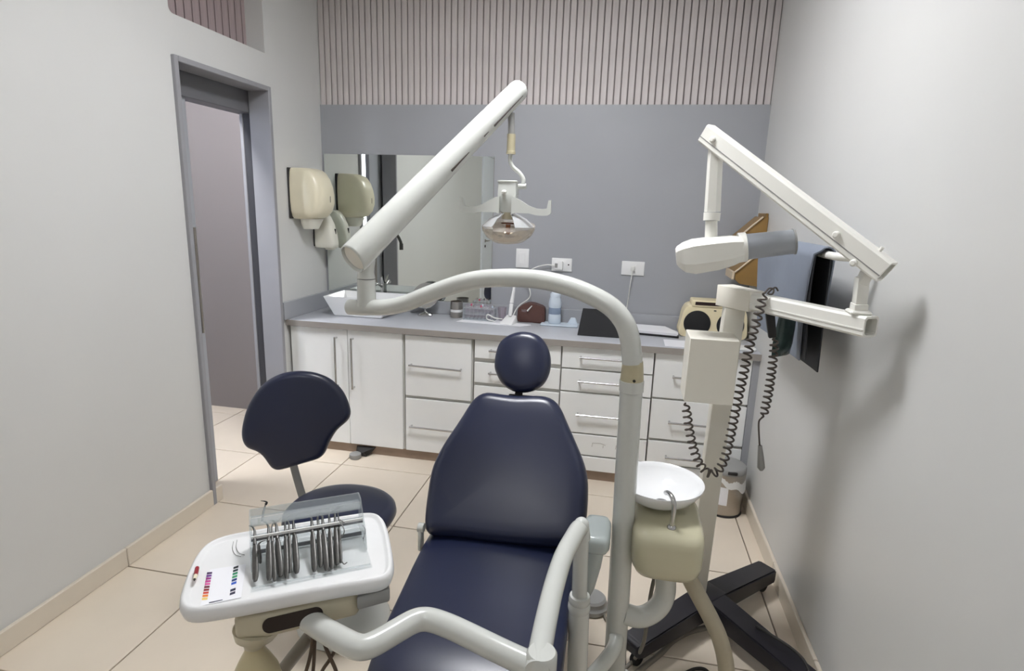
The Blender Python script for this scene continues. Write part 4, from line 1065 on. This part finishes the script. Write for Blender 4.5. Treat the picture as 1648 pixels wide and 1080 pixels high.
bm = BM(); j_ = Vector((-0.104, 0.978, 0.725)); lathe(bm, [(0, -.045), (.028, -.045), (.031, -.04), (.031, .03), (.027, .036), (0, .038)], j_, (0, 0, 1), 28); obj('arm_joint', bm, M['lamp'], t, 50)
arm1 = [(-0.06, 1.4600, 0.721), (-0.067, 1.4580, 0.755), (-0.082, 1.3950, 0.757), (-0.098, 1.3080, 0.755), (-0.107, 1.1970, 0.75), (-0.11, 1.0850, 0.745), (-0.11, 0.997, 0.74), (-0.108, 0.952, 0.737)]
bm = BM(); tube(bm, smooth_path(arm1, 7), 0.0245, 26); obj('upper_arm', bm, M['lamp'], t, 60)
q0, q1 = Vector((-0.061, 1.4600, 0.697)), Vector((-0.053, 1.4600, 0.438))
post_at = lambda z: q0 + (q1-q0)*((z-q0.z)/(q1.z-q0.z))
bm = BM(); tube(bm, [post_at(0.765), post_at(0.3)], 0.0215, 24, roundend='start'); obj('post', bm, M['lamp'], t, 50)
zc_ = 0.516
bm = BM(); lathe(bm, [(.021, .03), (.0285, .028), (.031, .018), (.031, .01), (.029, .006), (.032, 0), (.0325, -.012), (.030, -.02), (.0285, -.03)], post_at(zc_), (0, 0, 1), 30); obj('collar', bm, M['lamp'], t, 50)
bm = BM(); tube(bm, [post_at(zc_-.015), post_at(0.18)], 0.0295, 26); obj('sleeve', bm, M['lamp'], t, 50)
bm = BM(); tube(bm, smooth_path([post_at(0.20), post_at(0.20)+Vector((.02, .06, -.01)), pole_at(0.20)+Vector((-.01, -.07, .02)), pole_at(0.235)+Vector((0, -.0, .01))], 8), 0.024, 22); obj('bracket', bm, M['lamp'], t, 50)
bm = BM(); lathe(bm, [(0, 0), (.06, 0), (.06, .012), (.032, .03), (0, .03)], post_at(0.001), (0, 0, 1), 30); tube(bm, [post_at(0.02), post_at(0.19)], 0.0265, 22); obj('foot', bm, M['lamp'], t, 50)
for k, pth in enumerate(([(-0.671, 1.0900, 0.618), (-0.674, 1.0900, 0.573), (-0.683, 1.0900, 0.527), (-0.699, 1.0900, 0.47), (-0.733, 1.1200, 0.36)], [(-0.669, 1.1000, 0.601), (-0.674, 1.1000, 0.556), (-0.678, 1.1000, 0.511), (-0.686, 1.1000, 0.446), (-0.706, 1.1200, 0.347)],
                         [(-0.662, 1.1100, 0.589), (-0.65, 1.1100, 0.549), (-0.638, 1.1100, 0.519), (-0.623, 1.1100, 0.477), (-0.624, 1.1300, 0.375)], [(-0.613, 1.1300, 0.582), (-0.63, 1.1200, 0.539), (-0.648, 1.1200, 0.503), (-0.67, 1.1200, 0.464), (-0.702, 1.1300, 0.376)])):
    bm = BM(); tube(bm, smooth_path(pth, 8), 0.0045, 10); obj('hose', bm, M['hose'], t, 40)
bm = BM(); tube(bm, smooth_path([(-0.71, 1.1500, 0.544), (-0.748, 1.1500, 0.49), (-0.786, 1.1500, 0.435), (-0.82, 1.1500, 0.38), (-0.843, 1.1500, 0.306)], 6), 0.017, 16); obj('suction_hose', bm, M['ghose'], t, 40)

# ------------------------------------------------------------------ acrylic rack and the instruments
ZR = TT + 0.0005
FL, FR, BR_, BL_ = [Vector(p) for p in [(-0.734, 0.963, 0.794), (-0.521, 1.1070, 0.793), (-0.606, 1.2820, 0.794), (-0.861, 1.1190, 0.794)]]
ex = (FR-FL).normalized(); ey = Vector((-ex.y, ex.x, 0)); LW = (FR-FL).length; LD = 0.185
RR = lambda x, y, z: FL + ex*x + ey*y + Vector((0, 0, z))
def rbox(bm, x0, x1, y0, y1, z0, z1): hexa(bm, [RR(x0, y0, z0), RR(x1, y0, z0), RR(x1, y1, z0), RR(x0, y1, z0), RR(x0, y0, z1), RR(x1, y0, z1), RR(x1, y1, z1), RR(x0, y1, z1)])
t = thing('instrument_rack', 'clear acrylic instrument rack standing on the white tray', 'rack', RR(LW/2, LD/2, 0))
bm = BM(); rbox(bm, 0, LW, 0, LD, 0, .003); obj('base_plate', bm, M['acryl'], t, 0)
for x in (0, LW-.003):
    bm = BM(); prism(bm, [RR(x, .07, .003), RR(x, LD, .003), RR(x, LD, .098), RR(x, LD-.035, .098), RR(x, .085, .045)], ex*.003); obj('end_panel', bm, M['acryle'], t, 0)
for nm, y0, y1, z0, z1, m in (('back_ledge', LD-.005, LD, .003, .03, 'acryle'), ('edge_shade_bar', LD-.045, LD-.041, .003, .012, 'edge_shade'), ('rest_bar', LD-.07, LD-.06, .058, .062, 'acryle'), ('rest_edge_glint', LD-.0735, LD-.070, .060, .066, 'band'), ('rest_edge_shade', LD-.072, LD-.070, .053, .0595, 'edge_shade'), ('top_tray', LD-.045, LD-.003, .078, .081, 'acryle'), ('tray_front', LD-.047, LD-.045, .076, .096, 'acryle'), ('tray_back', LD-.003, LD, .076, .098, 'acryle')):  # dark and white bars paint how light shows along the acrylic edges
    bm = BM(); rbox(bm, .003, LW-.003, y0, y1, z0, z1); obj(nm, bm, M[m], t, 0)
bm = BM(); rbox(bm, .003, LW-.003, .006, .009, .003, .0065); obj('front_stop', bm, M['acryle'], t, 0)

cr = lambda u, v: (u/5.685+380, v/5.685+770)
def solve_top(b, t_): return b, t_
ends = [((-0.74, 0.989, 0.804), (-0.798, 1.0770, 0.864)), ((-0.77, 1.0490, 0.804), (-0.757, 1.0320, 0.864)), ((-0.713, 0.999, 0.804), (-0.777, 1.0990, 0.864)), ((-0.7, 0.999, 0.804), (-0.77, 1.1010, 0.864)), ((-0.697, 1.0170, 0.804), (-0.764, 1.1100, 0.864)), ((-0.681, 1.0150, 0.804), (-0.751, 1.1260, 0.864)), ((-0.684, 1.0320, 0.804), (-0.739, 1.1230, 0.864)), ((-0.669, 1.0360, 0.804), (-0.736, 1.1370, 0.864)), ((-0.634, 1.0510, 0.804), (-0.701, 1.1590, 0.864)), ((-0.629, 1.0690, 0.804), (-0.689, 1.1670, 0.864)), ((-0.61, 1.0610, 0.804), (-0.681, 1.1740, 0.864)), ((-0.601, 1.0680, 0.804), (-0.67, 1.1870, 0.864)), ((-0.597, 1.0850, 0.804), (-0.658, 1.1940, 0.864)), ((-0.592, 1.0930, 0.804), (-0.65, 1.1960, 0.864))]
names = ['first', 'second', 'third', 'fourth', 'fifth', 'sixth', 'seventh', 'eighth', 'ninth', 'tenth', 'eleventh', 'twelfth', 'thirteenth', 'fourteenth']
looks = ['broad flat handle', 'short leaf blade', 'wide straight handle', 'slim straight handle', 'broad spatula end', 'slim straight handle', 'thin round handle', 'broad rounded end', 'tapered round end', 'slim round handle', 'broad rounded end', 'slim tapered handle', 'slim round handle', 'thin shank']
wid = [.0056, .0045, .0056, .0042, .0062, .0045, .0045, .0058, .0055, .0050, .0056, .0048, .0050, .0034]
for k, (b, tp) in enumerate(ends):
    b, tp = Vector(b), Vector(tp)
    d = (tp-b); L_ = d.length
    o = thing('hand_instrument', '%s steel hand instrument from the left in the acrylic rack, %s' % (names[k], looks[k]), 'instrument', tuple(b), 'steel hand instruments in the acrylic rack')
    w = wid[k]*1.3
    bm = BM()
    tube(bm, [b, b.lerp(tp, .06), b.lerp(tp, .3), b.lerp(tp, .62), b.lerp(tp, .72)], [w*.7, w, w*1.08, w*.9, w*.55], 14, flat=0.55, flatdir=(0, -1, 0.6), roundend='start'); obj('handle', bm, M['tool'], o, 50)
    bm = BM()
    side_ = ex*(0.006 if k % 2 else -0.005)
    tube(bm, smooth_path([b.lerp(tp, .71), b.lerp(tp, .9), tp, tp + d*0.10 + side_, tp + d*0.13 + side_*2.4], 4), [w*.6, w*.5, w*.55, w*.3, w*.12], 10); obj('shank', bm, M['tool'], o, 50)
def wire(name, label, pts, r, m='tool', cat='instrument'):
    bm = BM(); tube(bm, smooth_path(pts, 7), r, 8, roundend=True); return tag(obj(name, bm, M[m], None, 50), label, cat)
wire('scaler_hook', 'thin steel hook with curled lower end at the right of the rack', [(-0.617, 1.1630, 0.862), (-0.631, 1.1650, 0.866), (-0.608, 1.1450, 0.852), (-0.611, 1.1290, 0.838), (-0.605, 1.1130, 0.826), (-0.596, 1.1020, 0.806), (-0.584, 1.0920, 0.802), (-0.58, 1.0990, 0.802)], 0.0013)
wire('curved_clip', 'small black curved wire inside the right end of the rack', [(-0.613, 1.2530, 0.802), (-0.6, 1.2390, 0.802), (-0.592, 1.2200, 0.802), (-0.587, 1.1990, 0.802)], 0.0012, 'rubber', 'wire')
t = thing('mouth_mirror', 'steel explorer sticking up with a dark hooked tip at the left of the rack', 'instrument', (-0.814, 1.1350, 0.86))
bm = BM(); tube(bm, smooth_path([(-0.812, 1.1260, 0.86), (-0.823, 1.1480, 0.868), (-0.832, 1.1710, 0.876)], 5), [0.0028, 0.0018], 10); obj('shank', bm, M['tool'], t, 50)
bm = BM(); tube(bm, smooth_path([(-0.832, 1.1710, 0.876), (-0.83, 1.1740, 0.88), (-0.834, 1.1720, 0.884), (-0.845, 1.1720, 0.884)], 5), [0.0034, 0.0045, 0.0006], 10); obj('tip', bm, M['black'], t, 50)
for k in range(2):
    wire('suture_wire', ('outer', 'inner')[k] + ' thin curved white wire with a dark tip on the tray left of the rack', [Vector(p)+Vector((0.004*k, 0.008*k, 0)) for p in [(-0.892, 1.1220, 0.794), (-0.874, 1.0940, 0.794), (-0.853, 1.0760, 0.794), (-0.836, 1.0720, 0.794)]], 0.0007, 'lidg', 'wire')

t = thing('colour_card', 'white card printed with two columns of colour bars on the tray', 'card', (-0.815, 0.974, 0.793))
cc = [Vector(p) for p in [(-0.808, 0.902, 0.793), (-0.744, 0.945, 0.793), (-0.807, 1.0500, 0.793), (-0.871, 1.0130, 0.793)]]
bm = BM(); prism(bm, cc, (0, 0, .0008)); obj('card', bm, M['paper'], t, 0)
bm = BM()
def bar_col(p_top, p_bot, du, n, i0, gaps=()):
    for k in range(n):
        if k in gaps: continue
        f0, f1 = (k+.12)/n, (k+.85)/n
        a, b = p_top.lerp(p_bot, f0), p_top.lerp(p_bot, f1)
        v = [bm.verts.new(q + Vector((0, 0, .0011))) for q in (a, a+du, b+du, b)]
        f = bm.faces.new(v); f.material_index = min(i0+k, len(BARS)-1)
bar_col(Vector((-0.871, 1.0030, 0.793)), Vector((-0.816, 0.917, 0.793)), Vector((0.01, 0.004, 0)), 10, 0)
bar_col(Vector((-0.827, 1.0340, 0.793)), Vector((-0.77, 0.943, 0.793)), Vector((0.007, 0.008, 0)), 9, 10, (6,))
for k in range(3):
    a, b = Vector((-0.796, 0.914, 0.793)), Vector((-0.749, 0.944, 0.793))
    a0, b0 = a.lerp(b, (0, 0.42, 0)[k]), a.lerp(b, (0.45, 0.9, 0)[k] + 0.001)
v_ = [Vector(p) + Vector((0, 0, .0011)) for p in [(-0.796, 0.913, 0.793), (-0.775, 0.928, 0.793), (-0.777, 0.93, 0.793), (-0.798, 0.916, 0.793)]]
f = bm.faces.new([bm.verts.new(p) for p in v_]); f.material_index = 17
obj('colour_bars', bm, BARS, t, 0, recalc=False)
t = thing('bur_brush', 'small dark red tipped brush lying at the left end of the tray', 'brush', (-0.888, 0.988, 0.795))
r0, r1, r2, r3 = [Vector(p) for p in [(-0.889, 0.995, 0.806), (-0.874, 0.972, 0.806), (-0.867, 0.96, 0.806), (-0.863, 0.954, 0.807)]]
bm = BM(); tube(bm, [r0, r1], 0.0046, 12, roundend='start'); obj('grip', bm, M['dkred'], t, 50)
bm = BM(); tube(bm, [r1, r2], [0.0044, 0.0034], 12); obj('ferrule', bm, M['disp'], t, 50)
bm = BM(); tube(bm, [r2, r3], [0.0026, 0.001], 12); obj('tip', bm, M['rubber'], t, 50)

# ================================================================== operator stool
t = thing('operator_stool', 'navy vinyl operator stool with a shaped backrest left of the chair', 'stool', (-0.985, 1.83, 0))
SN = Vector((0.34, -0.93, 0.12)).normalized()
outl = [(-1.2055, 1.9397, 0.9756), (-1.2646, 1.9165, 0.9638), (-1.3229, 1.8899, 0.9224), (-1.3653, 1.8654, 0.8528), (-1.3844, 1.8492, 0.7814), (-1.3886, 1.8417, 0.7346), (-1.3812, 1.8400, 0.7008), (-1.3657, 1.8430, 0.68), (-1.3384, 1.8516, 0.6695), (-1.3163, 1.8573, 0.651), (-1.2986, 1.8601, 0.623), (-1.2852, 1.8623, 0.6013), (-1.2646, 1.8683, 0.5901), (-1.2287, 1.8823, 0.5968), (-1.1926, 1.8970, 0.6083), (-1.1503, 1.9140, 0.6202), (-1.1139, 1.9290, 0.6332), (-1.0960, 1.9385, 0.656), (-1.0817, 1.9490, 0.6968), (-1.0564, 1.9642, 0.7427), (-1.0233, 1.9803, 0.774), (-1.0109, 1.9879, 0.7977), (-1.0143, 1.9910, 0.832), (-1.0393, 1.9897, 0.8926), (-1.0832, 1.9799, 0.9408), (-1.1322, 1.9652, 0.9658), (-1.1696, 1.9526, 0.9737)]
bm = BM(); pillow(bm, closed_smooth(outl, 5), SN, 0.028, 0.022, 0.024, N=120, crown=0.004); obj('backrest', bm, M['navy'], t, 60)
bm = BM(); rings = [ering((-0.985, 1.83, z), (1, 0, 0), (0, 1, 0), a, a*.98, 2.15, 56) for z, a in ((.428, .16), (.43, .18), (.44, .197), (.458, .206), (.476, .203), (.488, .192), (.495, .17), (.499, .12), (.50, .05))]
loft(bm, rings); obj('seat', bm, M['navy'], t, 60)
b0_ = [Vector(p) for p in [(-1.2670, 1.9700, 0.6), (-1.2500, 1.9600, 0.552), (-1.2280, 1.9500, 0.491), (-1.2080, 1.9400, 0.444), (-1.1840, 1.9200, 0.417)]]
bm = BM(); pp = smooth_path(b0_, 5)
tube(bm, pp + smooth_path([b0_[-1], (-1.08, 1.94, .445), (-1.05, 1.90, .42), (-1.0, 1.85, .41)], 6)[1:], 0.016, 14, flat=0.35, flatdir=(0.3, -1, 0.1)); obj('back_stem', bm, M['lidg'], t, 50)
bm = BM(); tube(bm, [(-0.985, 1.83, .09), (-0.985, 1.83, .30)], 0.028, 20); tube(bm, [(-0.985, 1.83, .28), (-0.985, 1.83, .43)], 0.018, 20); obj('gas_lift', bm, M['lamp'], t, 50)
bm = BM(); lathe(bm, [(0, .001), (.172, .001), (.178, .01), (.172, .028), (.14, .05), (.08, .075), (.035, .10), (0, .10)], (-0.985, 1.83, 0), (0, 0, 1), 48); obj('base', bm, M['lamp'], t, 50)

# ================================================================== x-ray unit on the mobile stand
t = thing('xray_unit', 'ivory mobile xray unit on a black stand by the right wall', 'xray unit', (0.43, 2.15, 0))
hub = Vector((0.428, 2.16, 0))
tips = [Vector((0.712, 2.43, 0)), Vector((0.135, 1.845, 0)), Vector((0.712, 1.80, 0))]
for k, tp in enumerate(tips):
    d = (tp-hub).normalized()
    bm = BM()
    s_ = Vector((d.y, -d.x, 0))
    hb, hw = 0.082, 0.040
    q = []
    for p, zz0, zz1, w in ((hub, .055, .138, .050), (tp, .060, .120, .044)):
        q.append([p-s_*w+Vector((0, 0, zz0)), p+s_*w+Vector((0, 0, zz0)), p+s_*w+Vector((0, 0, zz1)), p-s_*w+Vector((0, 0, zz1))])
    e_ = tp + d*0.02
    q.append([e_-s_*.03+Vector((0, 0, .068)), e_+s_*.03+Vector((0, 0, .068)), e_+s_*.03+Vector((0, 0, .105)), e_-s_*.03+Vector((0, 0, .105))])
    loft(bm, q)
    bmesh.ops.bevel(bm, geom=list(bm.edges), offset=.005, segments=2, affect='EDGES', clamp_overlap=True)
    obj('leg', bm, M['blackm'], t, 40)
    bm = BM(); cpos = tp - d*0.02
    lathe(bm, [(0, -.012), (.024, -.012), (.027, -.006), (.027, .006), (.024, .012), (0, .012)], cpos + Vector((0, 0, .0275)), s_, 24)
    tube(bm, [cpos + Vector((0, 0, .05)), cpos + Vector((0, 0, .075))], 0.012, 12); box(bm, cpos + Vector((-.014, -.014, .03)), cpos + Vector((.014, .014, .062)), 0.004, 1); obj('caster', bm, M['rubber'], t, 40)
bm = BM(); beam(bm, hub + Vector((0, 0, .05)), hub + Vector((0, 0, .14)), .10, .10, up=(0.7, 0.7, 0), bev=.008); obj('hub', bm, M['blackm'], t, 40)
c0, c1 = Vector((0.394, 2.1800, 0.884)), Vector((0.402, 2.1800, 1.2870))
c0 = c0 + (c0-c1)*((c0.z-0.14)/(c1.z-c0.z))
bm = BM(); beam(bm, c0, c1 + Vector((0, 0, .0)), .074, .074, .068, .068, up=(0, 1, 0), bev=.003); obj('column', bm, M['boxc'], t, 40)
bx0, bx1 = 0.239, 0.4
bz0, bz1 = 0.976, 1.202
bm = BM(); box(bm, (bx0, 1.99, bz0), (bx1, 2.142, bz1), .0015, 1); obj('control_box', bm, M['boxc'], t, 40)
a0, a1 = Vector((0.397, 2.1800, 1.3250)), Vector((0.68, 1.7200, 1.3270))
a0.z = a1.z = (a0.z+a1.z)/2
ad = (a1-a0).normalized()
bm = BM(); beam(bm, a0 - ad*.05, a0 + ad*.11, .072, .076, .062, .070, bev=.002); obj('turret', bm, M['boxc'], t, 40)
def hollow(bm, p0, p1, w, h, wall, depth, up=(0, 0, 1)):
    p0, p1 = Vector(p0), Vector(p1); d = (p1-p0).normalized(); s = d.cross(Vector(up)).normalized(); u = s.cross(d).normalized()
    def ring(p, ww, hh):
        c = min(ww, hh)*0.12
        xy = [(-ww/2+c, -hh/2), (ww/2-c, -hh/2), (ww/2, -hh/2+c), (ww/2, hh/2-c), (ww/2-c, hh/2), (-ww/2+c, hh/2), (-ww/2, hh/2-c), (-ww/2, -hh/2+c)]
        return [p + s*x + u*y for x, y in xy]
    loft(bm, [ring(p0+d*depth, w-2*wall, h-2*wall), ring(p0, w-2*wall, h-2*wall), ring(p0, w, h), ring(p1, w, h), ring(p1, w-2*wall, h-2*wall), ring(p1-d*depth, w-2*wall, h-2*wall)])
    return s, u
bm = BM(); s_, u_ = hollow(bm, a0 + ad*.085, a1, .054, .058, .006, .06); obj('horizontal_arm', bm, M['ivory'], t, 30)
for sg in (-1, 1):
    bm = BM(); beam(bm, a0 + ad*.09 + s_*sg*.0275 - u_*.008, a1 - ad*.002 + s_*sg*.0275 - u_*.008, .003, .004, bev=0); obj('arm_bead', bm, M['ivory'], t, 0)
bm = BM(); box(bm, a1 - ad*.045 + Vector((-.028, -.028, .028)), a1 - ad*.045 + Vector((.028, .028, .040)), .005, 1); e0 = a1 - ad*.045 + Vector((0, 0, .038)); e1 = Vector((0.651, 1.7550, 1.4580))
beam(bm, e0, e1, .034, .030, up=(1, 0, 0), bev=.003); beam(bm, e0, e0 + (e1-e0)*.22, .040, .036, up=(1, 0, 0), bev=.003); obj('upright', bm, M['ivory'], t, 30)
g0, g1 = Vector((0.683, 1.6900, 1.4810)), Vector((0.237, 2.1000, 1.8750))
bm = BM(); s_, u_ = hollow(bm, g0, g1, .046, .062, .006, .07); obj('balanced_arm', bm, M['ivory'], t, 30)
gd = (g1-g0).normalized()
if s_.y > 0: s_ = -s_
bm = BM(); beam(bm, g0 + s_*.0232 - u_*.012, g1 + s_*.0232 - u_*.012, .0015, .003, bev=0); obj('arm_seam', bm, M['lidg'], t, 0)
for f in (0.10, 0.93, 0.22):
    bm = BM(); c_ = g0.lerp(g1, f) + s_*.0225 + u_*(.004 if f != .10 else -.026); lathe(bm, [(0, 0), (.010, 0), (.010, .006), (.006, .010), (0, .010)], c_, s_, 16); obj('pivot_bolt', bm, M['ivory'], t, 40)
bm = BM(); c_ = g0.lerp(g1, .07) + u_*.031; lathe(bm, [(0, 0), (.005, 0), (.005, .012), (0, .012)], c_, u_, 12); obj('stop_pin', bm, M['ivory'], t, 40)
bm = BM(); beam(bm, e1 + Vector((0, 0, -.02)), e1 + Vector((.012, -.004, .03)), .036, .026, up=(1, 0, 0), bev=.004); obj('pivot_lug', bm, M['ivory'], t, 30)
k0, k1 = Vector((0.269, 2.0850, 1.8280)), Vector((0.279, 2.0850, 1.6220))
k0.y = k1.y = g0.lerp(g1, .955).y
bm = BM(); tube(bm, [k0, k1], [.024, .0265], 6); obj('drop_post', bm, M['ivory'], t, 20)
bm = BM(); k2, k3 = Vector((0.279, 2.0800, 1.5930)), Vector((0.285, 2.0800, 1.5210)); tube(bm, [k1 + Vector((0, 0, -.003)), k2], [.0275, .027], 24); tube(bm, [k2, k3], [.0195, .021], 20); obj('swivel', bm, M['ivory'], t, 30)
h0, h1, h2 = Vector((0.175, 2.0800, 1.4650)), Vector((0.387, 2.0700, 1.5030)), Vector((0.541, 2.0600, 1.5350))
hd = (h1-h0).normalized(); hu = Vector((0, 0, 1)); hu = (hu - hd*hu.dot(hd)).normalized(); hs = hd.cross(hu)
HL = (h1-h0).length
def oct_ring(f, a, up_, dn):
    c = h0 + hd*HL*f
    return [c + hs*x + hu*y for x, y in ((-a, -dn*.45), (-a*.72, -dn), (a*.72, -dn), (a, -dn*.45), (a, up_*.62), (a*.66, up_), (-a*.66, up_), (-a, up_*.62))]
bm = BM(); loft(bm, [oct_ring(*q) for q in ((0, .034, .028, .024), (.03, .042, .036, .034), (.12, .054, .046, .052), (.27, .060, .054, .061), (.62, .062, .053, .056), (.84, .060, .050, .047), (.93, .052, .046, .040), (1.0, .048, .043, .034))]); obj('tube_head', bm, M['ivory'], t, 22)
bm = BM(); tube(bm, [h1 - hd*.012 + hu*.006, h1 + hd*.012 + hu*.006], [.050, .049], 32); obj('cone_collar', bm, M['ivory'], t, 40)
bm = BM(); tube(bm, [h1 + hd*.012 + hu*.006, h2], [.043, .040], 32); obj('cone', bm, M['cone'], t, 40)
bm = BM(); tube(bm, [h2 - hd*.002, h2 + hd*.004], [.0425, .0425], 32); obj('cone_rim', bm, M['lidg'], t, 40)
# coiled cables
p1_ = smooth_path([(0.246, 2.0100, 0.966), (0.254, 2.0100, 0.935), (0.268, 2.0100, 0.871), (0.29, 2.0100, 0.798), (0.317, 2.0100, 0.742), (0.352, 2.0100, 0.71), (0.382, 2.0100, 0.726), (0.4, 2.0100, 0.78), (0.409, 2.0100, 0.863), (0.417, 2.0100, 0.978), (0.427, 2.0100, 1.0910), (0.436, 2.0100, 1.2000), (0.447, 2.0050, 1.2830), (0.453, 2.0000, 1.3400), (0.461, 2.0000, 1.3720)], 8)
bm = BM(); tube(bm, coil(p1_, .0135, 42, 14), .0036, 6); obj('coiled_cable', bm, M['cable'], t, 60)
bm = BM(); tube(bm, smooth_path([(0.461, 2.0000, 1.3720), (0.473, 2.0100, 1.3830), (0.489, 2.0200, 1.3790), (0.49, 2.0300, 1.3630), (0.478, 2.0400, 1.3630), (0.5, 2.0500, 1.3820), (0.513, 2.0600, 1.3710)], 7), .003, 8); obj('cable_end', bm, M['cable'], t, 60)
p2_ = smooth_path([(0.511, 2.0200, 1.2190), (0.515, 2.0200, 1.1830), (0.517, 2.0200, 1.1070), (0.516, 2.0200, 1.0180), (0.511, 2.0200, 0.957), (0.506, 2.0200, 0.934)], 8)
bm = BM(); tube(bm, coil(p2_, .0125, 14, 14), .0036, 6); obj('coiled_cable', bm, M['cable'], t, 60)
bm = BM(); beam(bm, (0.487, 2.0200, 1.3020), (0.505, 2.0200, 1.2180), .028, .02, .024, .02, up=(0, 1, 0), bev=.003); obj('connector', bm, M['black'], t, 40)
bm = BM(); tube(bm, smooth_path([(0.506, 2.0200, 0.934), (0.498, 2.0200, 0.915), (0.506, 2.0200, 0.858), (0.512, 2.0200, 0.824)], 7), .003, 8); obj('straight_cable', bm, M['cable'], t, 60)
bm = BM(); tube(bm, [Vector(p) for p in [(0.512, 2.0200, 0.831), (0.519, 2.0200, 0.79), (0.525, 2.0200, 0.751), (0.527, 2.0200, 0.739)]], [.007, .011, .0135, .006], 10); obj('exposure_switch', bm, M['lidg'], t, 40)
